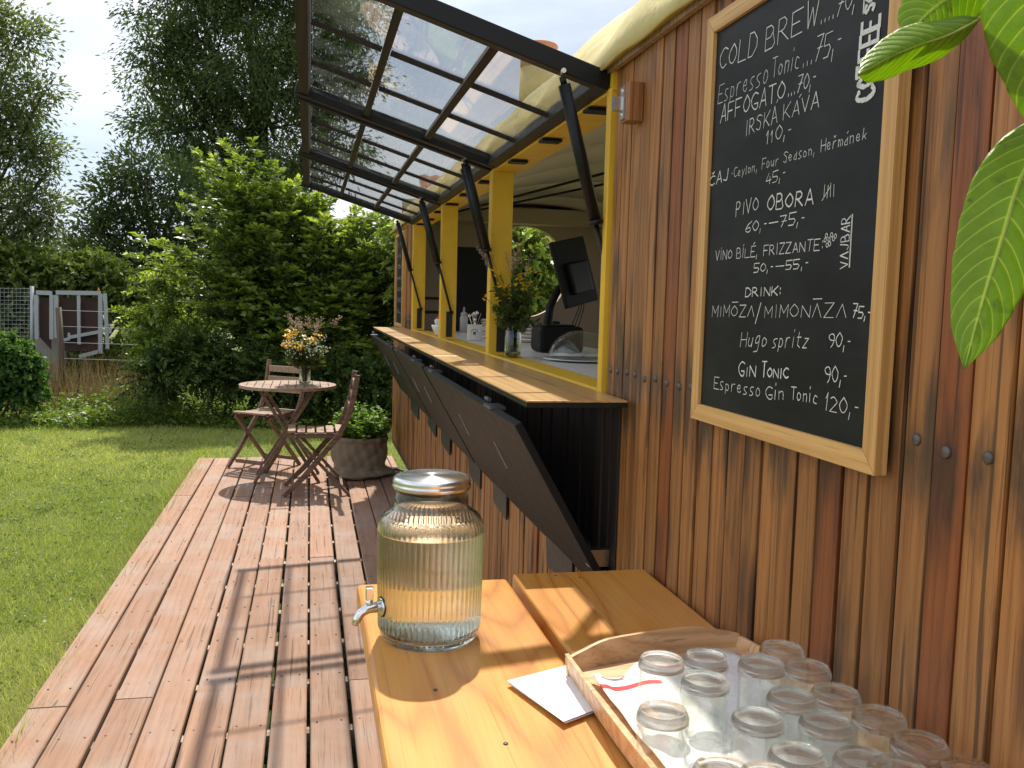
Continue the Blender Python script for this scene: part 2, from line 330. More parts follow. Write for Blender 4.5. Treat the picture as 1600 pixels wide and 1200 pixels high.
# ---------------------------------------------------------------- mesh helpers
ORG = {}
def org_of(o):
    while o is not None and o.parent is not None: o = o.parent
    return ORG.get(o.name, _v(0, 0, 0)) if o is not None else _v(0, 0, 0)
def props(o, label=None, cat=None, group=None, kind=None):
    if label: o['label'] = label
    if cat: o['category'] = cat
    if group: o['group'] = group
    if kind: o['kind'] = kind
    return o
def thing(name, label, cat, loc=(0, 0, 0), group=None):
    o = bpy.data.objects.new(name, None); COL.objects.link(o); o.location = tuple(loc); o.empty_display_size = .1
    ORG[o.name] = _v(*loc); return props(o, label, cat, group)
def nrm(a):
    a = np.asarray(a, float); return a/max(np.linalg.norm(a), 1e-9)
class MB:
    def __init__(s): s.v = []; s.f = []; s.sm = []; s.mi = []; s.k = 0; s.uv = None
    def add(s, vs, fs, smooth=False, mi=None):
        o = len(s.v); s.v += [tuple(map(float, p)) for p in vs]; s.f += [tuple(i+o for i in f) for f in fs]
        s.sm += [smooth]*len(fs); s.mi += [s.k if mi is None else mi]*len(fs); return s
    def box(s, a, b):
        x0, y0, z0 = a; x1, y1, z1 = b
        vs = [(x0, y0, z0), (x1, y0, z0), (x1, y1, z0), (x0, y1, z0), (x0, y0, z1), (x1, y0, z1), (x1, y1, z1), (x0, y1, z1)]
        return s.add(vs, [(0, 3, 2, 1), (4, 5, 6, 7), (0, 1, 5, 4), (1, 2, 6, 5), (2, 3, 7, 6), (3, 0, 4, 7)])
    def bar(s, p, q, w, h, up=(0, 0, 1)):
        p = np.asarray(p, float); q = np.asarray(q, float); d = nrm(q-p); a = np.cross(d, up)
        if np.linalg.norm(a) < 1e-6: a = np.cross(d, (0, 1, 0))
        a = nrm(a); c = np.cross(a, d); vs = []
        for e_ in (p, q):
            for i, j in ((-1, -1), (1, -1), (1, 1), (-1, 1)): vs.append(e_+a*i*w/2+c*j*h/2)
        return s.add(vs, [(3, 2, 1, 0), (4, 5, 6, 7), (0, 1, 5, 4), (1, 2, 6, 5), (2, 3, 7, 6), (3, 0, 4, 7)])
    def cbox(s, a, b, c=.002, axis=2):
        """box with chamfered long edges (long direction = axis)"""
        a = list(a); b = list(b); i, j = [k for k in range(3) if k != axis]
        ring = [(a[i]+c, a[j]), (b[i]-c, a[j]), (b[i], a[j]+c), (b[i], b[j]-c), (b[i]-c, b[j]), (a[i]+c, b[j]), (a[i], b[j]-c), (a[i], a[j]+c)]
        vs = []
        for t in (a[axis], b[axis]):
            for p_, q_ in ring:
                w_ = [0, 0, 0]; w_[i] = p_; w_[j] = q_; w_[axis] = t; vs.append(w_)
        fs = [(k, (k+1) % 8, 8+(k+1) % 8, 8+k) for k in range(8)]+[tuple(range(7, -1, -1)), tuple(range(8, 16))]
        if axis == 1: fs = [tuple(reversed(f)) for f in fs]
        return s.add(vs, fs)
    def tube(s, pts, r, n=8, cap=True):
        pts = [np.asarray(p, float) for p in pts]; m = len(pts)
        rs = r if hasattr(r, '__len__') else [r]*m
        vs = []; ref = None
        for k, p in enumerate(pts):
            d = nrm(pts[min(k+1, m-1)]-pts[max(k-1, 0)])
            if ref is None:
                ref = np.cross(d, (0, 0, 1)) if abs(d[2]) < .9 else np.cross(d, (1, 0, 0))
            a = nrm(ref-d*(ref@d)); ref = a; c = np.cross(d, a)
            for j in range(n):
                t = 2*PI*j/n; vs.append(p+(a*math.cos(t)+c*math.sin(t))*rs[k])
        fs = []
        for k in range(m-1):
            for j in range(n):
                j2 = (j+1) % n; fs.append((k*n+j, k*n+j2, (k+1)*n+j2, (k+1)*n+j))
        s.add(vs, fs, True)
        if cap:
            o = len(s.v)-len(vs)
            s.f += [tuple(o+j for j in range(n-1, -1, -1)), tuple(o+(m-1)*n+j for j in range(n))]; s.sm += [False]*2; s.mi += [s.k]*2
        return s
    def lathe(s, prof, c=(0, 0, 0), n=32, mod=None, closed=False, smooth=True):
        """prof: list of (r, z). mod(theta, i) multiplies r"""
        m = len(prof); vs = []
        for i, (r, z) in enumerate(prof):
            for j in range(n):
                t = 2*PI*j/n; rr = r*(mod(t, i) if mod else 1); vs.append((c[0]+rr*math.cos(t), c[1]+rr*math.sin(t), c[2]+z))
        fs = []
        for i in range(m if closed else m-1):
            for j in range(n):
                j2 = (j+1) % n; i2 = (i+1) % m; fs.append((i*n+j, i*n+j2, i2*n+j2, i2*n+j))
        s.add(vs, fs, smooth)
        if not closed:
            o = len(s.v)-len(vs)
            if prof[0][0] > 1e-4: s.f.append(tuple(o+j for j in range(n-1, -1, -1))); s.sm.append(False); s.mi.append(s.k)
            if prof[-1][0] > 1e-4: s.f.append(tuple(o+(m-1)*n+j for j in range(n))); s.sm.append(False); s.mi.append(s.k)
        return s
    def prism(s, poly, ext):
        """poly: list of 3D points, extruded by the vector ext"""
        n = len(poly); ext = np.asarray(ext, float); P0 = [np.asarray(p, float) for p in poly]
        return s.add(P0+[p+ext for p in P0], [tuple(range(n-1, -1, -1)), tuple(range(n, 2*n))]+[(i, (i+1) % n, n+(i+1) % n, n+i) for i in range(n)])
    def build(s, name, mat, parent=None, bevel=0, label=None, kind=None, fix=True):
        me = bpy.data.meshes.new(name); og = org_of(parent)
        me.from_pydata([(x-og[0], y-og[1], z-og[2]) for x, y, z in s.v], [], s.f)
        mats = mat if isinstance(mat, (list, tuple)) else [mat]
        for m_ in mats: me.materials.append(MT[m_] if isinstance(m_, str) else m_)
        me.polygons.foreach_set('use_smooth', s.sm)
        if len(mats) > 1: me.polygons.foreach_set('material_index', s.mi)
        me.update()
        if fix:
            import bmesh
            bm = bmesh.new(); bm.from_mesh(me); bmesh.ops.recalc_face_normals(bm, faces=bm.faces); bm.to_mesh(me); bm.free()
        o = bpy.data.objects.new(name, me); COL.objects.link(o)
        if parent: o.parent = parent
        if bevel:
            bv = o.modifiers.new('bevel', 'BEVEL'); bv.width = bevel; bv.segments = 2; bv.limit_method = 'ANGLE'
        return props(o, label=label, kind=kind)

def copy_thing(root, loc, rz=None, label=None):
    def cp(o, par):
        c = o.copy(); COL.objects.link(c); c.parent = par
        for ch in [x for x in bpy.data.objects if x.parent == o]: cp(ch, c)
        return c
    r = cp(root, None); r.location = tuple(loc)
    if rz is not None: r.rotation_euler = (0, 0, rz)
    if label: r['label'] = label
    return r

def quads(name, P, mat, parent=None, rnd=None, kind=None, tri=False):
    """P: (n,4,3) array of quads (or n,3,3 triangles); rnd per quad"""
    n, k = P.shape[0], P.shape[1]
    og = org_of(parent)
    me = bpy.data.meshes.new(name)
    me.vertices.add(n*k); me.vertices.foreach_set('co', (P.reshape(-1, 3)-og).astype(np.float32).ravel())
    me.loops.add(n*k); me.loops.foreach_set('vertex_index', np.arange(n*k, dtype=np.int32))
    me.polygons.add(n); me.polygons.foreach_set('loop_start', np.arange(n, dtype=np.int32)*k)
    me.update(calc_edges=True)
    at_ = me.attributes.new('rnd', 'FLOAT', 'POINT')
    if rnd is None: rnd = RNG.random(n)
    at_.data.foreach_set('value', np.repeat(np.clip(rnd, 0, 1), k).astype(np.float32))
    me.materials.append(MT[mat])
    o = bpy.data.objects.new(name, me); COL.objects.link(o)
    if parent: o.parent = parent
    if kind: o['kind'] = kind
    return o

def unit(a): return a/np.maximum(np.linalg.norm(a, axis=-1, keepdims=True), 1e-9)
def leaf_quads(C, D, L_, W_, fold=.25):
    """C centres, D directions; diamond leaves with a crease"""
    n = len(C); D = unit(D)
    R_ = RNG.normal(size=(n, 3)); R_[:, 2] = np.abs(R_[:, 2])+.5
    Sd = unit(np.cross(D, R_)); Nn = np.cross(Sd, D)
    L_ = (np.ones(n)*L_*RNG.uniform(.65, 1.25, n))[:, None]; W_ = L_*(W_/np.mean(L_))
    b_ = C; t_ = C+D*L_-Nn*L_*.12; m_ = C+D*L_*.45
    return np.stack([b_, m_+Sd*W_*.5+Nn*W_*fold*.5, t_, m_-Sd*W_*.5+Nn*W_*fold*.5], 1)

# ================================================================ GROUND
GZ = -0.10
def grid_sheet(name, x0, x1, y0, y1, nx, ny, zf, mat, kind='structure'):
    m = MB(); vs = []
    for j in range(ny+1):
        for i in range(nx+1):
            x = x0+(x1-x0)*i/nx; y = y0+(y1-y0)*j/ny; vs.append((x, y, zf(x, y)))
    fs = [(j*(nx+1)+i, j*(nx+1)+i+1, (j+1)*(nx+1)+i+1, (j+1)*(nx+1)+i) for j in range(ny) for i in range(nx)]
    m.add(vs, fs, True); return m.build(name, mat, kind=kind, fix=False)
grid_sheet('lawn', -160, 160, -60, 260, 64, 64, lambda x, y: GZ, 'lawn')
grid_sheet('hills', -260, 160, 120, 420, 40, 20, lambda x, y: -2+ (y-120)*.075*(0.75+.35*math.sin(x*.021+.6)+.12*math.sin(x*.07)), 'leaf_dark_tree')

# grass blades
def grass():
    segs = []
    def region(n, fx, fy, hgt, wid):
        y = fy(RNG.random(n)); x = fx(RNG.random(n), y); return x, y, np.full(n, hgt), np.full(n, wid)
    parts = [region(80000, lambda u, y: -.93-u*(0.25+ (y-2.2)*.62+.25), lambda u: 2.3+u*2.2, .042, .0032),
             region(95000, lambda u, y: -.93-u*(0.3+(y-2.2)*.66), lambda u: 4.5+u*3.2, .045, .0045),
             region(90000, lambda u, y: -.93-u*(0.3+(y-2.2)*.64), lambda u: 7.7+u*4.3, .05, .008),
             region(26000, lambda u, y: -1.1+u*2.6, lambda u: 8.33+u*3.6, .05, .008),
             region(5000, lambda u, y: -.932+u*.02, lambda u: 2.4+u*5.9, .11, .0045),
             region(5000, lambda u, y: .76+u*.8, lambda u: 5.4+u*3.0, .06, .005)]
    x = np.concatenate([p[0] for p in parts]); y = np.concatenate([p[1] for p in parts]); h = np.concatenate([p[2] for p in parts]); w = np.concatenate([p[3] for p in parts])
    n = len(x)
    edge = (np.abs(x+.95) < .12) & (y < 8.3)
    clump = .5+.5*np.sin(x*7.1+np.sin(y*5.3)*1.7)*np.sin(y*6.3+x*2.1)
    h = h*RNG.uniform(.5, 1.35, n)*(.75+.5*clump)*np.where(edge, 1.35, 1)
    B = np.stack([x, y, np.full(n, GZ-.003)], 1)
    th = RNG.uniform(0, 2*PI, n); sd = np.stack([np.cos(th), np.sin(th), np.zeros(n)], 1)*w[:, None]/2
    le = RNG.normal(0, .75, (n, 3)); le[:, 2] = 1; T = B+unit(le)*h[:, None]
    P = np.stack([B-sd, B+sd, T], 1)
    patch = .5+.5*np.sin(x*1.3+1.1*np.sin(y*.9))*np.cos(y*1.1+x*.4)
    quads('grass', P, 'grass_blade', rnd=RNG.random(n)**1.4*.85+.5*(patch-.4), kind='stuff')
grass()
def clover():
    g = np.random.default_rng(9); n = 900; cx_ = -.95-g.random(n)*3.2; cy_ = 2.4+g.random(n)**.8*7.5; k = 26
    x = (cx_[:, None]+g.normal(0, .05, (n, k))).ravel(); y = (cy_[:, None]+g.normal(0, .05, (n, k))).ravel(); ok = x < -.93
    C = np.stack([x, y, GZ+g.uniform(.012, .036, n*k)], 1)[ok]; a_ = g.uniform(0, 2*PI, len(C))
    quads('clover', leaf_quads(C, np.stack([np.cos(a_), np.sin(a_), g.uniform(-.1, .35, len(C))], 1), .017, .012), 'leaf_weed', None, np.repeat(g.random(n), k)[ok], kind='stuff')
    n = 9000; y = 2.3+g.random(n)*6.0; C = np.stack([-.925-np.abs(g.normal(0, .05, n)), y, GZ+g.uniform(.0, .03, n)], 1); a_ = g.uniform(0, 2*PI, n)
    quads('dry_thatch', leaf_quads(C, np.stack([np.cos(a_), np.sin(a_), g.uniform(-.1, .2, n)], 1), .03, .004), 'leaf_dry', None, kind='stuff')
clover()

# ================================================================ DECK
EDG = [-.921, -.786, -.654, -.519, -.386, -.249, -.12, .006, .145, .283, .416, .548, .680, .735]
deck = MB().box((-.90, -1.2, -.16), (-.86, 8.20, -.030)).box((.70, -1.2, -.16), (.728, 8.2, -.030)).build('deck', 'dark_beam_wood', kind='structure')
for k in range(24):
    y = -1.0+k*.40
    MB().box((-.858, y, -.12), (.698, y+.045, -.029)).build('joist', 'joist_wood', deck)
jpx = [(76, 1104), (210, 1091), (337, 1080), (285, 774), (260, 879), (332, 775), (424, 872), (502, 870), (441, 1075), (555, 1062), (577, 868)]
joints = {i: [] for i in range(13)}
for px, py in jpx:
    p = at(px, py, 2, 0)
    for i in range(13):
        if EDG[i] <= p[0] < EDG[i+1]: joints[i].append(p[1])
extra = {1: [0.4], 3: [.9, 6.6], 4: [1.6, 6.9], 6: [.7], 8: [1.0], 10: [2.4, 7.0], 11: [4.0], 12: [1.2], 0: [.2], 5: [.5, 6.2]}
scr = MB()
for i in range(13):
    ys = sorted([-1.25]+joints[i]+extra.get(i, [])+[8.235]); ys = [ys[0]]+[y for a_, y in zip(ys, ys[1:]) if y-a_ > .5]
    ys[-1] = 8.235+random.uniform(-.008, .008)
    for a_, b_ in zip(ys, ys[1:]):
        dz = random.uniform(-.004, .0015); dx = random.uniform(-.0015, .0015)
        gap = [.0035, .0045, .0055, .0045, .0055, .004, .0055, .006, .0065, .0065, .004, .0035, .003, .003]
        MB().cbox((EDG[i]+gap[i]+dx, a_+.003, -.028+dz), (EDG[i+1]-gap[i+1]+dx, b_-.003, dz), .004, 1).build('board', 'deck_wood', deck)
    for k in range(24):
        y = -1.0+k*.40+.022
        for xx in (EDG[i]+.03, EDG[i+1]-.03):
            if y < 8: scr.lathe([(.0035, -.001), (.0035, .0012), (0, .0012)], (xx+random.uniform(-.004, .004), y+random.uniform(-.006, .006), 0), 6)
scr.build('screws', 'screw_metal', deck, kind='stuff')

# ================================================================ WAGON
WX = .69
wag = thing('food_wagon', 'wooden serving wagon with yellow posts, open windows and a pale yellow tarpaulin roof', 'food wagon', (WX, 4.0, 0))
BZ, TZW = .235, 1.955
gaps = [-.60, -.53, -.47, -.405, -.34, -.28, -.21, -.15, -.08, -.01, .06, .13, .20, .27, .34, .405, .47, .535, .60, .665, .73, .796, .855, .913, .97, 1.034, 1.09, 1.145, 1.201, 1.262, 1.317, 1.375, 1.439, 1.499, 1.56, 1.618, 1.678, 1.742, 1.80, 1.86, 1.92, 1.985, 2.045, 2.10]
y = gaps[-1]
while y < 7.78:
    y += random.uniform(.054, .068); gaps.append(y)
gaps[-1] = 7.80
bolt_me = None
for a_, b_ in zip(gaps, gaps[1:]):
    inwin = a_ >= 2.09 and b_ < 6.42
    top = 1.165 if inwin else TZW
    dx = random.uniform(-.003, .003); g = random.uniform(.0022, .0050)
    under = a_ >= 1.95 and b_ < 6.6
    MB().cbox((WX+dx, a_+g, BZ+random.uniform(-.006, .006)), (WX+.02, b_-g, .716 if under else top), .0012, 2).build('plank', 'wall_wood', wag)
    if under:  # upper pieces coloured near black to stand in for the counter's shade
        MB().cbox((WX+dx-.001, a_+g, .718), (WX+.02, b_-g, 1.165), .0012, 2).build('plank', 'shaded_wall_wood', wag, label='wall board under the counter, shade painted into its colour')
        if not inwin: MB().cbox((WX+dx, a_+g, 1.167), (WX+.02, b_-g, top), .0012, 2).build('plank', 'wall_wood', wag)
    if not inwin and b_ > .3:
        yc = (a_+b_)/2+random.uniform(-.006, .006); zc = 1.25+random.uniform(-.004, .004)
        if bolt_me is None:
            m = MB(); n = 12
            ring = lambda r_, xx: [(xx, r_*math.cos(2*PI*k/n), r_*math.sin(2*PI*k/n)) for k in range(n)]
            m.add(ring(.0073, 0)+ring(.0073, -.002)+ring(.0052, -.004), [(k, (k+1) % n, n+(k+1) % n, n+k) for k in range(n)]+[(n+k, n+(k+1) % n, 2*n+(k+1) % n, 2*n+k) for k in range(n)]+[tuple(2*n+k for k in range(n))], True)
            o = m.build('bolt', 'dull_steel', None); o.parent = wag; bolt_me = o
        else:
            o = bolt_me.copy(); COL.objects.link(o); o.parent = wag
        o.location = (dx, yc-4.0, zc)
# backing behind planks, underside and other walls
MB().box((WX+.0075, -.6, BZ+.02), (WX+.05, 2.098, TZW)).box((WX+.0075, 2.0981, BZ+.02), (WX+.05, 6.40, 1.155)).box((WX+.0075, 6.4001, BZ+.02), (WX+.05, 7.78, TZW)).build('wall_lining', 'gap_black', wag)
MB().box((WX+.0, -.6, .19), (2.9, 7.8, .232)).build('floor', 'dark_beam_wood', wag)
MB().box((2.88, -.6, .232), (2.92, 7.8, 1.05)).box((2.88, -.6, 1.0501), (2.92, 1.2, 1.95)).box((2.88, 6.6, 1.0501), (2.92, 7.8, 1.95)).build('rear_wall', 'beige_wall', wag)  # opening added in this unseen wall to brighten the interior
MB().box((WX+.05, -.62, .232), (2.88, -.58, 1.95)).build('end_wall', 'beige_wall', wag)
# far end wall with a round window
cwin = at(818, 425, 1, 7.74); RW = .385
m = MB(); n = 48; ys0, ys1 = 7.72, 7.78
xa, xb, za, zb = WX+.05, 2.88, .232, 2.22
def sq(t):
    c_, s_ = math.cos(t), math.sin(t); k = 1e9
    if c_ > 1e-9: k = min(k, (xb-cwin[0])/c_)
    if c_ < -1e-9: k = min(k, (xa-cwin[0])/c_)
    if s_ > 1e-9: k = min(k, (zb-cwin[2])/s_)
    if s_ < -1e-9: k = min(k, (za-cwin[2])/s_)
    return cwin[0]+c_*k, cwin[2]+s_*k
angs = sorted([2*PI*k/n for k in range(n)]+[math.atan2(zz-cwin[2], xx-cwin[0]) % (2*PI) for xx in (xa, xb) for zz in (za, zb)])
vi = []; n = len(angs)
for yy in (ys0, ys1):
    for t in angs: vi.append((cwin[0]+RW*math.cos(t), yy, cwin[2]+RW*math.sin(t)))
    for t in angs: q = sq(t); vi.append((q[0], yy, q[1]))
fs = []
for k in range(n):
    k2 = (k+1) % n
    fs += [(k, k2, n+k2, n+k), (2*n+k, 3*n+k, 3*n+k2, 2*n+k2), (k, 2*n+k, 2*n+k2, k2)]
m.add(vi, fs); m.build('end_wall', 'beige_wall', wag)
MB().box((WX+.12, 7.52, 2.045), (2.7, 7.70, 2.17)).build('blind_box', 'beige_wall', wag)
# ceiling cloth with seams
m = MB()
for k in range(9):
    y0 = -.5+k*.92; m = MB(); vs = []; nx = 12
    for j, yy in enumerate((y0+.005, y0+.46, y0+.915)):
        for i in range(nx+1):
            x = WX+.10+i/nx*2.08; vs.append((x, yy, 1.935+.27*math.sin(PI*(i/nx))**.8+(.012 if j == 1 else 0)))
    m.add(vs, [(j*(nx+1)+i, j*(nx+1)+i+1, (j+1)*(nx+1)+i+1, (j+1)*(nx+1)+i) for j in range(2) for i in range(nx)], True)
    o = m.build('ceiling_sheet', 'ceiling_cloth', wag, fix=False); sd = o.modifiers.new('t', 'SOLIDIFY'); sd.thickness = .006
for (p, q) in (((1.0, 6.6, 2.02), (1.9, 4.2, 2.18)), ((1.25, 6.9, 2.08), (2.1, 4.6, 2.17))):
    MB().bar(p, q, .012, .012).build('ceiling_cable', 'black_plastic', wag)
# yellow frame: posts, header, sill
PY = [2.105, 3.535, 4.905, 6.285]
for i, y in enumerate(PY):
    w_ = .028 if i == 0 else .055; dep = .085 if i else .05
    MB().cbox((WX-.012, y, 1.19), (WX-.012+dep, y+w_, 1.90), .003, 2).build('post', 'yellow_paint', wag, label='narrow yellow end post' if i == 0 else None)
MB().cbox((WX-.008, 2.10, 1.895), (WX+.10, 6.40, 1.952), .003, 1).build('header', 'yellow_paint', wag)
MB().box((WX-.006, 6.34, 1.93), (WX+.02, 7.80, 1.975)).build('header', 'yellow_paint', wag)
MB().cbox((WX-.010, 2.10, 1.180), (WX+.004, 6.34, 1.197), .002, 1).build('sill_strip', 'yellow_paint', wag)
MB().cbox((WX+.006, 2.134, 1.168), (WX+.115, 6.34, 1.188), .002, 1).build('sill', 'yellow_paint', wag)
# black plates where struts are fixed (to post side faces) and hinge plates in header
for i, y in enumerate(PY[1:]):
    MB().box((WX+.02, y-.006, 1.205), (WX+.052, y-.001, 1.34)).build('strut_plate', 'black_paint', wag)
for y in (2.28, 2.75, 3.2, 3.8, 4.3, 4.75, 5.2, 5.7, 6.1):
    MB().box((WX-.012, y, 1.884), (WX+.05, y+.05, 1.892)).build('hinge_plate', 'black_metal', wag)
# interior counter
MB().box((WX+.118, 2.134, 1.158), (1.36, 7.4, 1.184)).build('worktop', 'white_counter', wag)
MB().box((WX+.13, 2.14, .24), (1.30, 6.85, 1.143)).build('cabinet', 'dark_interior', wag)
MB().box((.885, 6.4, 1.188), (1.24, 6.46, 1.77)).build('black_screen_wall', 'black_plastic', wag)
MB().box((.80, 6.6, 1.40), (1.3, 6.9, 1.42)).build('shelf', 'dark_beam_wood', wag)
MB().box((.80, 6.6, 1.30), (1.3, 6.9, 1.32)).build('shelf', 'dark_beam_wood', wag)
MB().box((1.02, 2.55, 1.55), (1.14, 2.61, 1.66)).build('speaker', 'black_plastic', wag)
MB().box((1.5, 4.4, 1.76), (1.75, 4.46, 1.86)).build('speaker', 'black_plastic', wag)

# tarpaulin roof: bulging bays between ropes
m = MB(); ny = 190; prof = 18; ys_ = np.linspace(-.7, 7.86, ny); vs = []
nodes_y = [-.7, .05, .62, 1.13, 1.72, 2.22, 2.95, 3.75, 4.5, 5.3, 6.1, 6.9, 7.87]
for y in ys_:
    for a_, b_ in zip(nodes_y, nodes_y[1:]):
        if a_ <= y <= b_: t = (y-a_)/(b_-a_)
    bul = (math.sin(PI*t))**.55
    for k in range(prof):
        s_ = k/(prof-1)
        x = WX-.035+ (s_**1.35)*1.15
        zz = 1.945+.40*(1-(1-min(1, s_*1.05))**2.0)
        push = math.sin(PI*min(1, s_*1.25)) if s_ < .8 else 0
        x -= .040*bul*push; zz += .055*bul*push+.003*math.sin(y*23+k)
        vs.append((x, y, zz))
fs = [(j*prof+k, j*prof+k+1, (j+1)*prof+k+1, (j+1)*prof+k) for j in range(ny-1) for k in range(prof-1)]
m.add(vs, fs, True)
o = m.build('tarpaulin', 'tarp', wag, fix=False); sd = o.modifiers.new('thick', 'SOLIDIFY'); sd.thickness = .006
m = MB(); vs = []
for y in (-.7, 7.86):
    for k in range(9):
        s_ = k/8; vs.append((WX+1.08+s_*1.14, y, 2.345+.05*math.sin(PI*s_)-.40*(s_**3)))
m.add(vs, [(k, k+1, 9+k+1, 9+k) for k in range(8)], True); o = m.build('tarpaulin', 'tarp', wag, fix=False)
sd = o.modifiers.new('thick', 'SOLIDIFY'); sd.thickness = .006
MB().box((WX-.016, -.7, 1.936), (WX-.004, 7.85, 1.950)).build('roof_batten', 'furniture_top_wood', wag)
MB().prism([(WX-.02, 7.805, 1.985), (1.0, 7.805, 2.09), (2.5, 7.805, 2.09), (2.9, 7.805, 1.985), (2.6, 7.805, 2.2), (1.8, 7.805, 2.33), (1.1, 7.805, 2.22)], (0, .02, 0)).build('gable', 'yellow_paint', wag)
# roof vent
pv = at(842, 72, 0, .98)
MB().lathe([(.080, -.10), (.080, -.012), (.086, -.006), (.082, .004), (.05, .016), (0, .02)], pv, 28).build('roof_vent', 'terracotta', wag)
MB().lathe([(.082, -.34), (.082, -.102), (.0, -.101)], pv, 28).build('vent_base', 'tarp', wag)

# latch on its wooden block
lb = at(1000, 163, 0, WX)
MB().cbox((WX-.035, lb[1]-.028, lb[2]-.040), (WX-.002, lb[1]+.020, lb[2]+.040), .002, 2).build('latch_block', 'wall_wood', wag)
m = MB().box((WX-.039, lb[1]-.005, lb[2]-.034), (WX-.035, lb[1]+.018, lb[2]+.034))
m.box((WX-.055, lb[1]+.004, lb[2]-.014), (WX-.039, lb[1]+.026, lb[2]+.014))
m.tube([(WX-.042, lb[1]+.006, lb[2]+.025), (WX-.036, lb[1]+.006, lb[2]+.025)], .005, 8).tube([(WX-.042, lb[1]+.006, lb[2]-.025), (WX-.036, lb[1]+.006, lb[2]-.025)], .005, 8)
m.build('latch', 'steel', wag)

# serving counter (three hinged flaps) and the black shutters propped below
CX0 = .452
for i, (a_, b_) in enumerate(((1.905, 3.44), (3.446, 5.02), (5.026, 6.80))):
    fl = MB(); fl.box((CX0, a_, 1.188), (WX-.012, b_, 1.192)); fl.build('counter_flap', 'counter_wood', wag, bevel=.001)
    MB().box((CX0+.0005, a_+.0005, 1.177), (WX-.012, b_-.0005, 1.1875)).build('counter_underside', 'panel_black', wag)
for i, (a_, b_) in enumerate(((2.0, 3.72), (3.775, 5.13), (5.20, 7.10))):
    top = _v(CX0-.004, 0, 1.125); bot = _v(WX-.006, 0, .715)
    d = nrm(bot-top); nn = _v(-d[2], 0, d[0])*-1
    nn = nn if nn[0] < 0 else -nn
    q = [top, bot, bot-nn*.018, top-nn*.018]
    m = MB().prism([_v(p[0], a_, p[2]) for p in q], (0, b_-a_, 0))
    sh = m.build('shutter', 'panel_black', wag, bevel=.001)
    for yy in (a_+.28, b_-.28):
        MB().box((CX0-.006, yy, 1.127), (CX0+.035, yy+.09, 1.135)).tube([(CX0+.012, yy+.10, 1.142), (CX0+.012, yy+.15, 1.142)], .006, 8).build('hinge', 'hinge_grey', sh)
    for t_ in (.33, .70):
        yy = a_+(b_-a_)*t_; c = top+d*.14
        MB().bar(_v(c[0], yy, c[2])+nn*.002, _v(c[0], yy-.05, c[2]-.07)+nn*.002-_v(-.03, 0, 0), .0025, .0015).build('scratch_plate', 'galvanised', sh)
for q_ in (((643, 620), (655, 636), (655, 656), (643, 640)), ((669, 643), (683, 662), (682, 683), (670, 663)), ((690, 666), (705, 682), (704, 711), (691, 692)),
           ((733, 712), (753, 738), (752, 764), (735, 742)), ((772, 756), (794, 780), (793, 812), (774, 785)), ((856, 846), (897, 880), (897, 912), (857, 885))):
    MB().prism([at(px, py-(16 if k_ < 2 else 0), 0, WX-.004) for k_, (px, py) in enumerate(q_)], (-.006, 0, 0)).build('support_block', 'black_paint', wag)
m = MB().box((WX-.05, 2.02, .79), (WX-.002, 2.05, .83)).tube([(WX-.03, 2.0, .77), (WX-.045, 2.07, .84)], .007, 8).box((WX-.03, 2.03, .72), (WX-.002, 2.06, .77)); m.build('shutter_hinge', 'steel', wag)

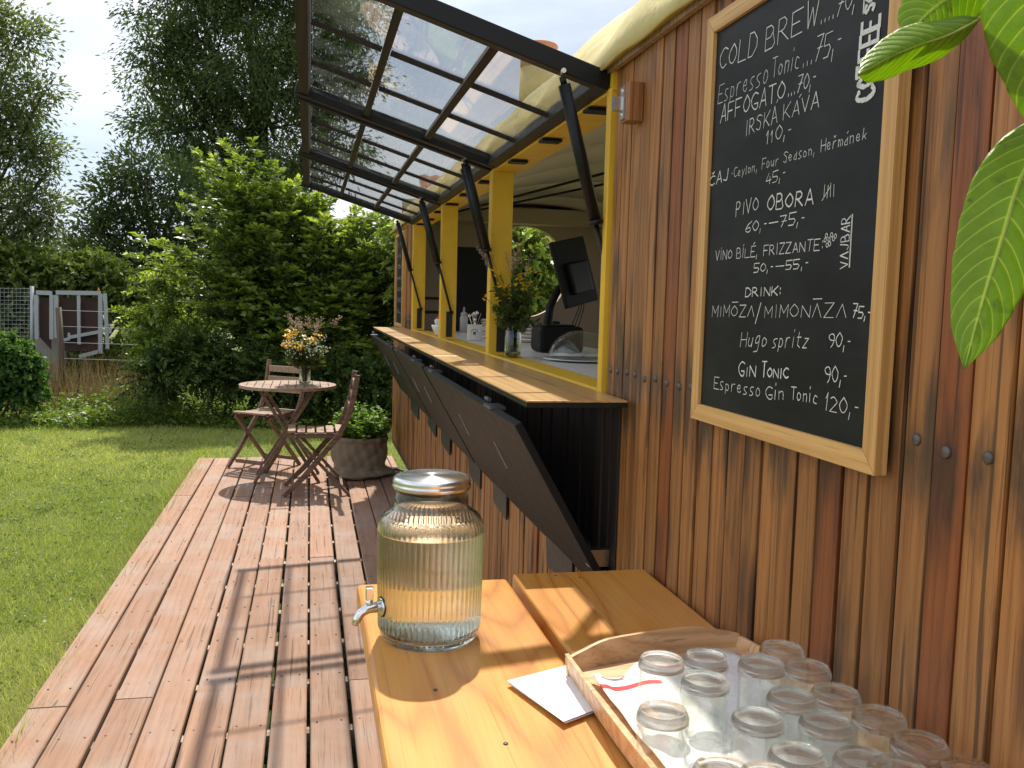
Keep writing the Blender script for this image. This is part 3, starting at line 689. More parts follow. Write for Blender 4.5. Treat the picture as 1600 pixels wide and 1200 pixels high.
# glazed awnings, each a part with its own sub-parts
AW = [(2.12, 3.50), (3.555, 4.90), (4.955, 6.30)]
HX, HZ = WX-.022, 1.922
ox = _v(-.040, 0, 2.138)
for i, (a_, b_) in enumerate(AW):
    H0 = _v(HX, 0, HZ); d = nrm(ox-H0); Ln = np.linalg.norm(ox-H0); nn = _v(-d[2], 0, d[0]); nn = nn if nn[2] > 0 else -nn
    P_ = lambda s_, y, u=0.0: _v(H0[0]+d[0]*s_*Ln+nn[0]*u, y, H0[2]+d[2]*s_*Ln+nn[2]*u)
    aw = MB()
    for yy in (a_+.018, b_-.018): aw.bar(P_(-.02, yy), P_(1.02, yy), .036, .044, nn)
    aw.bar(P_(.0, a_+.037), P_(.0, b_-.037), .036, .04, nn)
    aw.k = 0
    A = aw.build('awning', 'black_metal', wag, bevel=.003, label=['nearest glazed awning', 'middle glazed awning', 'farthest glazed awning'][i])
    MB().bar(P_(.975, a_+.038), P_(.975, b_-.038), .034, .030, nn).build('outer_rail', 'rail_wood', A)
    MB().tube([P_(-.005, a_+.05, .028), P_(-.005, b_-.05, .028)], .011, 8).build('hinge_rod', 'black_metal', A)
    for s_ in (.35, .665): MB().bar(P_(s_, a_+.037), P_(s_, b_-.037), .022, .022, nn).build('glazing_bar', 'rail_wood', A)
    w_ = (b_-a_-.072)/3
    ss = (.025, .335, .365, .650, .680, .942)
    for k in (1, 2):
        yy = a_+.036+w_*k
        for s0, s1 in ((.02, .333), (.367, .648), (.682, .945)): MB().bar(P_(s0, yy), P_(s1, yy), .010, .014, nn).build('thin_bar', 'rail_wood', A)
    for c_ in range(3):
        for k in range(3):
            y0 = a_+.036+w_*k+.004; y1 = a_+.036+w_*(k+1)-.004; s0, s1 = ss[c_*2], ss[c_*2+1]
            th = .002
            MB().prism([P_(s0, y0, .003), P_(s1, y0, .003), P_(s1, y1, .003), P_(s0, y1, .003)], nn*th).build('glass_pane', 'pane_glass', A)
    for yy, y2 in ((a_+.006, (PY[i]+.03 if i == 0 else PY[i]+.062)), (b_-.006, PY[i+1]-.012)):
        top = P_(.13, yy, -.03); bot = _v(WX+.045, y2, 1.335)
        mid = top+(bot-top)*.55
        m = MB().tube([top, top+(bot-top)*.03], .008, 8).tube([top+(bot-top)*.03, mid], .0145, 10).tube([mid-(bot-top)*.0, mid+(bot-top)*.02], .017, 10)
        s_o = m.build('strut', 'black_metal', A)
        m = MB().tube([mid+(bot-top)*.02, bot], .006, 8).tube([bot-_v(0, .006, 0), bot+_v(0, .006, 0)], .012, 8); m.build('strut_rod', 'black_metal', A)
        MB().tube([top+_v(0, -.012, .012), top+_v(0, .012, .012)], .006, 8).build('rail_bolt', 'steel', A)

# ================================================================ MENU BOARDS + LETTERING
GL = {
'A': '00 26 40;12 32', 'B': '00 06 26 35 34 23 03;23 34 41 30 00', 'C': '~45 26 04 02 20 41', 'D': '00 06 26 44 42 20 00', 'E': '40 00 06 46;03 33', 'F': '00 06 46;03 33',
'G': '~45 26 04 02 20 40 42;42 22', 'H': '00 06;40 46;03 43', 'I': '20 26', 'J': '~36 31 20 01', 'K': '00 06;46 02;13 40', 'L': '06 00 40', 'M': '00 06 22 46 40', 'N': '00 06 40 46',
'O': '~26 04 02 20 42 44 26', 'P': '00 06 26 35 34 23 03', 'R': '00 06 26 35 34 23 03;13 40', 'S': '~45 26 05 14 33 31 20 01', 'T': '20 26;06 46', 'U': '~06 01 20 41 46', 'V': '06 20 46',
'W': '06 10 24 30 46', 'Z': '06 46 00 40', 'Λ': '00 26 40', 'Y': '06 23 46;23 20', 'a': '~33 23 01 10 30;34 30', 'b': '06 00 20 32 23 03', 'c': '~33 14 01 10 30', 'd': '~33 13 01 10 30;36 30', 'e': '~02 32 24 03 01 20 31',
'f': '~36 26 15 10;04 34', 'g': '~34 14 02 11 32;~34 3A 1B 0A', 'h': '06 00;~03 24 33 30', 'i': '14 10;16 17', 'k': '06 00;33 01;12 30', 'l': '16 10', 'm': '04 00;~03 14 22 20;~23 34 42 40', 'n': '04 00;~03 24 33 30',
'o': '~14 03 01 10 31 33 14', 'p': '04 0B;~04 24 32 20 01', 'r': '04 00;~02 14 34', 's': '~34 14 03 12 31 20 00', 't': '16 11 30;04 34', 'u': '~04 01 20 32;34 30', 'v': '04 20 44', 'y': '04 20;44 0B', 'z': '04 34 00 30',
'0': '~26 04 02 20 42 44 26', '1': '04 26 20', '2': '~05 26 44 33 00;00 40', '3': '~05 26 44 23 42 20 01', '4': '26 02 42;34 30', '5': '46 06 03 33 42 30 00', '6': '~46 14 01 20 41 33 02', '7': '06 46 10;13 43', '9': '~43 13 05 26 45 42 20',
',': '11 0B', '.': '20 21', '-': '03 33', '—': '03 43', ':': '11 12;14 15', '/': '0B 37', ' ': '', '|': '10 16',
'Á': '00 26 40;12 32;37 48', 'Í': '20 26;27 38', 'É': '40 00 06 46;03 33;27 38', 'Č': '~45 26 04 02 20 41;18 27 38', 'Ō': '~26 04 02 20 42 44 26;08 48', 'Ā': '00 26 40;08 48', 'ř': '04 00;~02 14 34;07 16 27', 'á': '~33 23 01 10 30;34 30;26 37'}
NAR = {'I': 1.6, 'i': 1.6, 'l': 1.6, ',': 1.4, '.': 1.3, ':': 1.3, '|': .9, ' ': 2.4, 'Í': 1.6, '-': 2.0, '—': 6, '/': 2.4, '1': 1.8}
def _pt(tok):
    x = int(tok[0]); c = tok[1]; y = {'A': -2, 'B': -1.6}.get(c)
    return (x/4.0, (int(c) if y is None else y)/6.0)
def strokes(ch, small):
    res = []
    src = GL.get(ch, '')
    for st in src.split(';'):
        if not st: continue
        sm_ = st.startswith('~'); pts = [_pt(t) for t in st.lstrip('~').split()]
        if sm_ and len(pts) > 2:
            for _ in range(2):
                q = [pts[0]]
                for p, r_ in zip(pts, pts[1:]): q += [(.75*p[0]+.25*r_[0], .75*p[1]+.25*r_[1]), (.25*p[0]+.75*r_[0], .25*p[1]+.75*r_[1])]
                pts = q+[pts[-1]]
        res.append(pts)
    return res
def write(parent, plane_x, text, p0, p1, h, bold=1.0, slant=.08, name='lettering', mat='chalk', jit=.02, smallcaps=False, width=.0014):
    """chalk strokes on the plane x = plane_x, baseline from p0 to p1 (y,z), letters h tall"""
    adv = []
    for ch in text: adv.append(NAR.get(ch, 3.4 if ch.islower() else 4.0)/4.0+.32)
    tot = sum(adv); L0 = math.hypot(p1[0]-p0[0], p1[1]-p0[1]); sx = L0/tot
    u = ((p1[0]-p0[0])/L0, (p1[1]-p0[1])/L0)
    up = (-u[1], u[0]) if u[0]*1 > 0 else (u[1], -u[0])
    m = MB(); x = 0.0; nseg = 0
    def place(a_, b_): return (p0[0]+u[0]*a_+up[0]*b_, p0[1]+u[1]*a_+up[1]*b_)
    first = True
    for ch, ad in zip(text, adv):
        sc = h
        c2 = ch
        if smallcaps and not first and ch != ' ': sc = h*.62
        first = ch == ' ' if smallcaps else False
        sl_ = slant+random.uniform(-.07, .07); ht = random.uniform(.88, 1.1); oy = random.uniform(-jit, jit)*h
        for pts in strokes(c2, False):
            P2 = [place((x+a_*(ad-.32)/1.0)*sx+sl_*b_*sc+random.uniform(-1, 1)*.012*h, oy+b_*sc*ht*(.92 if ch.islower() else 1)) for a_, b_ in pts]
            wid = width*bold
            for q, r_ in zip(P2, P2[1:]):
                nseg += 1
                dx, dy = r_[0]-q[0], r_[1]-q[1]; l_ = math.hypot(dx, dy) or 1e-6
                w_ = wid*random.uniform(.75, 1.2)/2; nx, ny_ = -dy/l_*w_, dx/l_*w_; ex, ey = dx/l_*w_*.6, dy/l_*w_*.6
                X0 = plane_x-.0005-(nseg % 12)*.00005
                vs = [(X0, q[0]-ex+nx, q[1]-ey+ny_), (X0, q[0]-ex-nx, q[1]-ey-ny_), (X0, r_[0]+ex-nx, r_[1]+ey-ny_), (X0, r_[0]+ex+nx, r_[1]+ey+ny_)]
                m.add(vs, [(0, 1, 2, 3)])
        x += ad
    return m.build(name, mat, parent, fix=False)

b0 = at(1078.5, 652.6, 0, WX-.021); b1 = at(1366, 743.6, 0, WX-.021); bt = at(1102.2, 33.7, 0, WX-.021)
BY1, BY0, BZ0, BZ1 = b0[1], b1[1], (b0[2]+b1[2])/2, bt[2]
FR = .028
board = thing('menu_board', 'large black chalkboard drinks menu in a pale wooden frame on the plank wall', 'chalkboard', (WX, (BY0+BY1)/2, BZ0))
XF = WX-.021
def mitre(m, y0, z0, y1, z1, yi0, zi0, yi1, zi1):
    m.prism([(XF, y0, z0), (XF, y1, z1), (XF, yi1, zi1), (XF, yi0, zi0)], (.0165, 0, 0)); return m
e_ = .0006
mitre(MB(), BY0+e_, BZ0, BY1-e_, BZ0, BY0+FR+e_, BZ0+FR, BY1-FR-e_, BZ0+FR).build('frame_rail', 'frame_wood_horizontal', board)
mitre(MB(), BY0+e_, BZ1, BY1-e_, BZ1, BY0+FR+e_, BZ1-FR, BY1-FR-e_, BZ1-FR).build('frame_rail', 'frame_wood_horizontal', board)
mitre(MB(), BY0, BZ0+e_, BY0, BZ1-e_, BY0+FR, BZ0+FR+e_, BY0+FR, BZ1-FR-e_).build('frame_rail', 'frame_wood_vertical', board)
mitre(MB(), BY1, BZ0+e_, BY1, BZ1-e_, BY1-FR, BZ0+FR+e_, BY1-FR, BZ1-FR-e_).build('frame_rail', 'frame_wood_vertical', board)
XP = WX-.0145
MB().box((XP, BY0+FR-.004, BZ0+FR-.004), (XP+.008, BY1-FR+.004, BZ1-FR+.004)).build('slate', 'chalkboard', board)
def wl(text, x0, y0, x1, y1, hpx, **k):
    a_ = at(x0, y0, 0, XP); c_ = at(x1, y1, 0, XP); t_ = at(x0, y0-hpx, 0, XP)
    write(board, XP, text, (a_[1], a_[2]), (c_[1], c_[2]), abs(t_[2]-a_[2]), **k)
wl('COLD', 1124, 111, 1186, 84, 34, bold=1.3); wl('BREW', 1196, 80, 1283, 34, 36, bold=1.1); wl('....70,-', 1282, 38, 1350, 6, 32, bold=.9)
wl('Espresso', 1122, 162, 1204, 128, 30, bold=.8); wl('Tonic', 1206, 122, 1253, 104, 30, bold=.8); wl('...75,-', 1254, 106, 1317, 78, 38, bold=.9)
wl('AFFOGATO', 1126, 192, 1230, 152, 25, bold=1.35); wl('...70,-', 1231, 152, 1278, 132, 25)
wl('IRSKÁ', 1165, 213, 1218, 190, 23); wl('KÁVA', 1224, 188, 1284, 165, 23); wl('110,-', 1197, 226, 1241, 210, 20)
wl('ČAJ', 1109, 292, 1142, 280, 17, bold=1.4); wl('-Ceylon, Four Season, Heřmánek', 1143, 279, 1358, 216, 15, bold=.7)
wl('45,-', 1197, 289, 1231, 278, 18, bold=.8)
wl('PIVO', 1150, 339, 1188, 327, 20, bold=1.0); wl('OBORA', 1199, 330, 1275, 318, 22, bold=1.6); wl('||||', 1287, 311, 1308, 305, 20, bold=.9); wl('/', 1285, 310, 1312, 302, 14, bold=.9)
wl('60,-—75,-', 1165, 364, 1262, 348, 17)
wl('VÍNO BÍLÉ, FRIZZANTE:', 1118, 407, 1290, 390, 14, bold=.9); wl('50,-—55,-', 1178, 426, 1267, 418, 14)
wl('DRINK:', 1165, 464, 1225, 461, 14, bold=1.25); wl('MIMŌZΛ', 1113, 495, 1182, 495, 17, bold=.85); wl('/', 1181, 500, 1195, 500, 22, bold=1.4); wl('MIMONĀZΛ', 1195, 496, 1328, 496, 19, bold=.75); wl('75,-', 1332, 496, 1363, 498, 20, bold=1.1)
wl('Hugo', 1157, 542, 1202, 542, 24, bold=.95, slant=.3); wl('spritz', 1207, 543, 1266, 543, 24, bold=.9, slant=.3); wl('90,-', 1294, 543, 1333, 544, 23)
wl('GIN', 1154, 587, 1184, 589, 24, bold=1.6, smallcaps=True); wl('TONIC', 1190, 589, 1235, 592, 24, bold=1.6, smallcaps=True); wl('90,-', 1289, 598, 1327, 599, 24)
wl('Espresso', 1116, 607, 1192, 621, 19, bold=.9); wl('Gin', 1197, 624, 1230, 625, 22); wl('Tonic', 1236, 624, 1281, 631, 20); wl('120,-', 1289, 641, 1345, 652, 27)
m = MB()
for px, py in ((1292, 368), (1296, 374), (1300, 367), (1303, 373), (1297, 381), (1293, 383), (1306, 369), (1290, 375)):
    p = at(px, py, 0, XP)
    for k in range(10):
        t0, t1 = 2*PI*k/10, 2*PI*(k+1)/10
        m.add([(XP-.0006, p[1]+r_*math.cos(t), p[2]+r_*math.sin(t)) for t in (t0, t1) for r_ in (.0022, .0034)], [(0, 1, 3, 2)])
m.build('chalk_bubbles', 'chalk', board, fix=False)
def wv_(text, px, py0, py1, dpx, **k):
    a_ = at(px, py0, 0, XP); c_ = at(px, py1, 0, XP); t_ = at(px-dpx, py0, 0, XP)
    # reading upwards: baseline on the right, letters grow to the left
    L0 = abs(c_[2]-a_[2]); H0 = abs(t_[1]-a_[1])
    m_o = write(board, XP, text, (0, 0), (L0, 0), H0, slant=0, **k)
    og = org_of(board)
    for v_ in m_o.data.vertices:
        yy, zz = v_.co.y+og[1], v_.co.z+og[2]
        v_.co.y = a_[1]+zz-og[1]; v_.co.z = a_[2]+yy-og[2]
wv_('VΛJBAR', 1325, 418, 335, 13)
p0 = at(1328, 418, 0, XP); p1 = at(1328, 335, 0, XP)
MB().box((XP-.0012, p0[1]-.0008, p0[2]), (XP-.0002, p0[1]+.0008, p1[2])).build('chalk_line', 'chalk', board)
wv_('COFFEE', 1368, 149, 22, 28, bold=4.2)
wv_('SO', 1367, 14, -18, 15, bold=3.2)
p0 = at(1350, 22, 0, XP)
MB().box((XP-.0012, p0[1]-.001, p0[2]), (XP-.0002, p0[1]+.001, BZ1-FR-.004)).build('chalk_line', 'chalk', board)

sb = thing('small_menu_board', 'narrow framed chalkboard at the far end of the wagon wall, past the last yellow post', 'chalkboard', (WX, 7.1, 1.2))
for a_, c_ in (((6.83, 1.19), (7.43, 1.215)), ((6.83, 1.875), (7.43, 1.90))): MB().box((WX-.03, a_[0], a_[1]), (WX-.004, c_[0], c_[1])).build('frame_rail', 'frame_wood_horizontal', sb)
for a_, c_ in ((6.83, 6.87), (7.39, 7.43)): MB().box((WX-.0305, a_, 1.2155), (WX-.004, c_, 1.8745)).build('frame_rail', 'frame_wood_vertical', sb)
MB().box((WX-.018, 6.868, 1.213), (WX-.008, 7.392, 1.877)).build('slate', 'chalkboard', sb)
for k in range(7): write(sb, WX-.018, random.choice(['VINO', 'CAJ', 'TONIC', 'DRINK', 'KAVA']), (7.33, 1.80-k*.085), (7.33-random.uniform(.25, .4), 1.80-k*.085), .03, bold=1.6)

# ================================================================ TABLE IN FRONT
TZ = .852
tab = thing('plank_table', 'varnished orange pine table of two wide planks beside the wagon wall', 'table', (.39, 1.1, 0))
MB().box((.092, .25, TZ-.040), (.387, 1.762, TZ)).build('plank', 'table_wood', tab, bevel=.007)
MB().box((.402, .24, TZ-.034), (.682, 1.778, TZ+.004)).build('plank', 'table_wood', tab, bevel=.005)
for y in (.45, 1.60): MB().box((.13, y, TZ-.11), (.64, y+.07, TZ-.0405)).build('crossbar', 'table_wood', tab)
for y in (.42, 1.61):
    for x0, x1 in ((.16, .24), (.62, .54)): MB().bar((x1, y, TZ-.10), (x0, y, .0), .045, .07).build('leg', 'table_wood', tab)
for px, py in ((680, 1078), (868, 902), (905, 905), (790, 1162)):
    p = at(px, py, 2, TZ+.0005)
    MB().lathe([(.0032, 0), (.0032, .0042 if p[0] > .4 else .0008), (0, .0045 if p[0] > .4 else .001)], p, 10).build('screw', 'dull_steel', tab)

# ================================================================ WATER JAR
jc = at(668, 1003, 2, TZ); JX, JY = .194, 1.462
jar = thing('drink_dispenser', 'large ribbed glass jar of water with a steel lid and small chrome tap', 'drink dispenser', (JX, JY, TZ))
NR = 58; NS = NR*6
def ribs(t, i): return 1+.019*abs(math.sin(NR*t/2))*RIBF[i]
R = .0835; c0 = (JX, JY, TZ)
outp = [(.0, .004), (.055, .0035), (.066, .001), (.073, .002), (.080, .010), (R-.0015, .022), (R-.0015, .024), (R-.001, .055), (R, .10), (R+.001, .150), (R+.001, .180), (R+.0002, .191), (R-.0035, .201), (R-.009, .2075), (R-.017, .2125), (.0605, .2165), (.0592, .221), (.0588, .246)]
inp = [(.0550, .246), (.0550, .221), (.057, .2155), (R-.019, .2095), (R-.011, .204), (R-.0065, .1985), (R-.0036, .190), (R-.003, .180), (R-.003, .150), (R-.004, .10), (R-.005, .055), (R-.0055, .024), (R-.009, .018), (.066, .013), (.05, .012), (.0, .012)]
pr = outp+inp; RIBF = [0]*5+[0, 1, 1, 1, 1, .9, .5]+[0]*(len(pr)-12)
MB().lathe(pr, c0, NS, ribs).build('glass_body', 'jar_glass', jar)
wz = .178
m = MB()
for k in range(260):
    t = -PI/2+random.gauss(0, 1.0); z_ = random.choice([random.uniform(.178, .2), random.uniform(.178, .212), random.uniform(.05, .17)])
    r_ = float(np.interp(z_, [.05, .18, .191, .201, .2075, .2125], [R-.0042, R-.0030, R-.0036, R-.007, R-.0115, R-.0195]))-.0004; q = random.uniform(.0004, .0011)
    m.lathe([(0, -q), (q*.8, -q*.5), (q*.8, q*.5), (0, q)], (JX+r_*math.cos(t), JY+r_*math.sin(t), TZ+z_), 5)
m.build('droplets', 'water', jar, kind='stuff')
wp = [(0, .0125), (.05, .0125), (.066, .0135), (R-.0086, .0187), (R-.0048, .026), (R-.0044, .055), (R-.0034, .10), (R-.0024, .150), (R-.0024, wz-.002), (R-.0026, wz), (R-.006, wz-.0015), (0, wz-.002)]
MB().lathe(wp, c0, 96).build('water', 'water', jar)
lid = [(0, .2675), (.050, .2675), (.0535, .2662), (.0570, .2670), (.0608, .2652), (.0622, .262), (.0622, .2585), (.0608, .257), (.0630, .2548), (.0630, .2512), (.0610, .2500), (.0612, .2475), (.0598, .2472), (.0594, .260), (0, .262)]
l_o = MB().lathe([(r_, z_) for r_, z_ in lid], c0, 72).build('lid', 'brushed_lid', jar)
tz_ = TZ+.062
m = MB(); dx_ = _v(-.96, -.27, 0); a_ = _v(JX, JY, tz_)+dx_*.083
m.tube([a_-dx_*.004, a_+dx_*.003], .014, 20).tube([a_, a_+dx_*.012, a_+dx_*.024+_v(0, 0, -.001), a_+dx_*.034+_v(0, 0, -.006), a_+dx_*.040+_v(0, 0, -.015), a_+dx_*.042+_v(0, 0, -.024)], [.0085, .0085, .0082, .0075, .007, .0068], 16)
m.tube([a_+dx_*.020, a_+dx_*.020+_v(0, 0, .016)], .006, 14)
m.build('tap', 'chrome', jar)
MB().box(a_+dx_*.020+_v(-.006, -.006, .014), a_+dx_*.020+_v(.006, .006, .034)).build('tap_lever', 'chrome', jar, bevel=.0015)
MB().tube([a_-dx_*.0035, a_-dx_*.0012], .0165, 20).build('tap_washer', 'black_plastic', jar)

# ================================================================ PAPER, TRAY, TOWEL, GLASSES
pap = thing('folded_paper', 'folded white sheet of paper lying on the table under the tray corner', 'paper', at(900, 1080, 2, TZ))
pc = [at(792, 1072, 2, TZ), at(965, 1025, 2, TZ), at(1030, 1078, 2, TZ), at(880, 1138, 2, TZ)]
pc2 = [at(794, 1073, 2, TZ), at(965, 1026, 2, TZ), at(1028, 1080, 2, TZ), at(884, 1136, 2, TZ)]
m = MB(); m.prism([p+_v(0, 0, .0048) for p in pc2], (0, 0, .0006)); m.build('lower_sheet', 'white_paper', pap)
zz = [.0075, .0058, .0060, .0085]
m = MB().prism([p+_v(0, 0, z_) for p, z_ in zip(pc, zz)], (0, 0, .0006)); m.build('upper_sheet', 'white_paper', pap)

TB = TZ+.0065
tray = thing('wooden_tray', 'pale bent wood serving tray full of upturned glasses at the table end', 'tray', (.53, 1.05, TB))
A_ = _v(.374, 1.262); ux = nrm(_v(.97, .20)); uy = nrm(_v(.025, -1.0)); TW, TD = .302, .50
def tp(a_, b_, z_): q = A_+ux*a_+uy*b_; return _v(q[0], q[1], TB+z_)
base = [tp(0, 0, 0), tp(TW, 0, 0), tp(TW, TD, 0), tp(0, TD, 0)]
MB().prism(base, (0, 0, .006)).build('tray_base', 'tray_wood', tray)
def wall(p, q, h0, h1, bow, th, name):
    n = 20; vs = []; d = nrm(_v(*(q-p)[:2], 0)); nm = _v(d[1], -d[0], 0)
    for k in range(n+1):
        t = k/n; b_ = math.sin(PI*t)*bow; h_ = h0+(h1-h0)*(min(1, math.sin(PI*t)*1.5))
        base_ = p+(q-p)*t+nm*(-b_)
        o_ = nm*-(.004+h_*.12)
        vs += [base_, base_+_v(0, 0, h_)+o_, base_+_v(0, 0, h_)+o_+nm*th, base_+nm*th]
    fs = []
    for k in range(n):
        for j in range(4): fs.append((k*4+j, k*4+(j+1) % 4, k*4+4+(j+1) % 4, k*4+4+j))
    fs += [(0, 1, 2, 3), (n*4+3, n*4+2, n*4+1, n*4)]
    MB().add(vs, fs, False).build(name, 'tray_wood', tray, bevel=.001)
wall(tp(-.004, 0, 0), tp(TW+.004, 0, 0), .024, .040, .016, .007, 'tray_wall')
wall(tp(0, TD, 0), tp(0, .002, 0), .034, .036, .006, .007, 'tray_wall')
wall(tp(TW, .002, 0), tp(TW, TD, 0), .022, .030, .006, .007, 'tray_wall')
wall(tp(TW+.004, TD, 0), tp(-.004, TD, 0), .024, .040, .016, .007, 'tray_wall')
tw = thing('tea_towel', 'white tea towel with a red stripe spread under the glasses on the tray', 'tea towel', tp(.1, .1, .006))
m = MB(); nx, ny = 26, 34; vs = []
for j in range(ny+1):
    for i in range(nx+1):
        a_ = .020+i/nx*(TW-.045); b_ = .045+.02*math.sin(i*.5)*(j == 0)+j/ny*(TD-.07)
        z_ = .0085+.0016*math.sin(i*.9+j*.35)+.0012*math.sin(j*.8-i*.2)
        if j == 0 or i == 0: z_ += .006
        if j == 1 or i == 1: z_ += .004
        vs.append(tp(a_, b_, z_))
m.add(vs, [(j*(nx+1)+i, j*(nx+1)+i+1, (j+1)*(nx+1)+i+1, (j+1)*(nx+1)+i) for j in range(ny) for i in range(nx)], True)
m.mi = [1 if (j == 3 and i < 10) else 0 for j in range(ny) for i in range(nx)]
o = m.build('towel_cloth', ['cloth_white', 'red_stripe'], tw, fix=False); sd = o.modifiers.new('t', 'SOLIDIFY'); sd.thickness = .0016; sd.offset = -1

GH = .088
gp_base = [(0.0, GH-.006), (.015, GH-.006), (.0195, GH-.003), (.0215, GH-.0005), (.0235, GH-.0015), (.0262, GH-.008), (.0262, GH-.013), (.0246, GH-.0135), (.0240, GH-.0100), (.020, GH-.0085), (0.0, GH-.0085)]
gp = [(.0262, GH-.0135), (.0258, GH-.018), (.0248, GH-.024), (.0246, GH-.030), (.0246, .028), (.0248, .016), (.0258, .012), (.0250, .009), (.0258, .006), (.0256, .0), (.0238, .0), (.0232, .004), (.0231, .028), (.0231, GH-.030), (.0234, GH-.022), (.0246, GH-.0140)]
gp_base = [(r_*1.11, z_) for r_, z_ in gp_base]; gp = [(r_*1.11, z_) for r_, z_ in gp]
gf = [(1033.7, 1026.6, 'leftmost upturned glass of the row nearest the tray back, beside the curved wooden rim'),
      (1103, 1023, 'upturned glass second from the left along the back wall of the tray'),
      (1102, 1058, 'upturned glass just in front of the second glass along the tray back'),
      (1190, 1032, 'tall looking upturned glass in the middle of the tray back row'),
      (1222, 1009, 'farthest upturned glass, closest to the plank wall at the back of the tray'),
      (1262, 1039, 'upturned glass in front of the farthest one, second along the plank wall side'),
      (1238, 1084, 'upturned glass in the centre of the second row, left of the third wall side glass'),
      (1306, 1078, 'upturned glass third along the plank wall side of the tray'),
      (1374.5, 1114, 'upturned glass fourth along the plank wall side of the tray'),
      (1437.5, 1155, 'upturned glass fifth along the plank wall side, near the picture corner'),
      (1184, 1117, 'upturned glass in the middle of the tray, right of the stripe side pair'),
      (1291, 1122, 'upturned glass between the middle glass and the fourth wall side glass'),
      (1246, 1174, 'upturned glass at the bottom of the photo, second whole rim from the left'),
      (1349, 1181, 'upturned glass at the bottom of the photo below the fourth wall side glass'),
      (1036, 1107, 'upturned glass on the towel nearest the tray left rim, in front of the leftmost one'),
      (1128.5, 1197, 'upturned glass cut by the photo bottom edge, leftmost of the cut ones'),
      (1200, 1208, 'upturned glass cut by the photo bottom edge, second of the cut ones'),
      (1292, 1216, 'upturned glass cut by the photo bottom edge, third of the cut ones'),
      (1404, 1196, 'upturned glass at the photo bottom between the fifth wall side glass and the corner one'),
      (1513, 1199, 'upturned glass in the bottom right corner of the photo'),
      (1455, 1240, 'upturned glass barely in view at the bottom edge near the right corner')]
g0 = None; GB = TB+.0118
for px, py, lab in gf:
    p = at(px, py, 2, GB+GH)
    if g0 is None:
        g0 = thing('upturned_glass', lab, 'drinking glass', (p[0], p[1], GB), 'upturned glasses on the tray')
        MB().lathe(gp, (p[0], p[1], GB), 40, closed=True).build('glass_wall', 'thin_glass', g0)
        MB().lathe(gp_base, (p[0], p[1], GB), 40).build('glass_base', 'cup_glass', g0)
        m = MB(); nb = 44
        for k in range(nb):
            t = 2*PI*k/nb; m.lathe([(0, -.0007), (.0008, 0), (0, .0007)], (p[0]+.0244*math.cos(t), p[1]+.0244*math.sin(t), GB+GH+.0002), 5)
        m.build('base_beading', 'cup_glass', g0)
    else: copy_thing(g0, (p[0], p[1], GB), random.uniform(0, 6), lab)

# ================================================================ ROUND TABLE AND CHAIRS
RZ = .726
rc = at(450, 600.5, 2, RZ)
RX, RY = rc[0], rc[1]
rt = thing('round_table', 'round slatted wooden bistro table with crossed legs at the far end of the deck', 'table', (RX, RY, 0))
TR = .362
def wedge_slats(n=12):
    w_ = 2*TR/n
    for k in range(n):
        a_ = -TR+k*w_+.003; b_ = a_+w_-.006; pts = []
        for t in np.linspace(0, 1, 6):
            x = a_+(b_-a_)*t; pts.append((x, math.sqrt(max(0, (TR-.03)**2-x*x))))
        yl = [(x, y) for x, y in pts]
        for s_ in (1, -1):
            if max(y for x, y in yl) < .03: continue
            poly = [(RX+x, RY+s_*max(y, .01), RZ-.018) for x, y in yl]+[(RX+b_, RY+s_*.006, RZ-.018), (RX+a_, RY+s_*.006, RZ-.018)]
            MB().prism(poly, (0, 0, .018)).build('slat', 'furniture_top_wood', rt)
wedge_slats()
m = MB(); n = 48; vs = []
for (r_, z_) in ((TR, RZ-.022), (TR, RZ+.0), (TR-.034, RZ+.0), (TR-.034, RZ-.022)):
    vs += [(RX+r_*math.cos(2*PI*k/n), RY+r_*math.sin(2*PI*k/n), z_+(.0005 if z_ > .71 else 0)) for k in range(n)]
m.add(vs, [(i*n+k, i*n+(k+1) % n, ((i+1) % 4)*n+(k+1) % n, ((i+1) % 4)*n+k) for i in range(4) for k in range(n)]); m.build('rim', 'furniture_top_wood', rt)
for dy in (-.20, .17):
    for s_ in (1, -1):
        off = .012*s_
        MB().bar((RX-s_*.235, RY+dy+off, .004), (RX+s_*.20, RY+dy+off, RZ-.02), .022, .045, (0, 1, 0)).build('leg', 'furniture_wood', rt)
for x_, z_ in ((-.17, .09), (.17, .09), (-.18, RZ-.035), (.18, RZ-.035)): MB().bar((RX+x_, RY-.20, z_), (RX+x_, RY+.19, z_), .03, .02).build('crossbar', 'furniture_wood', rt)

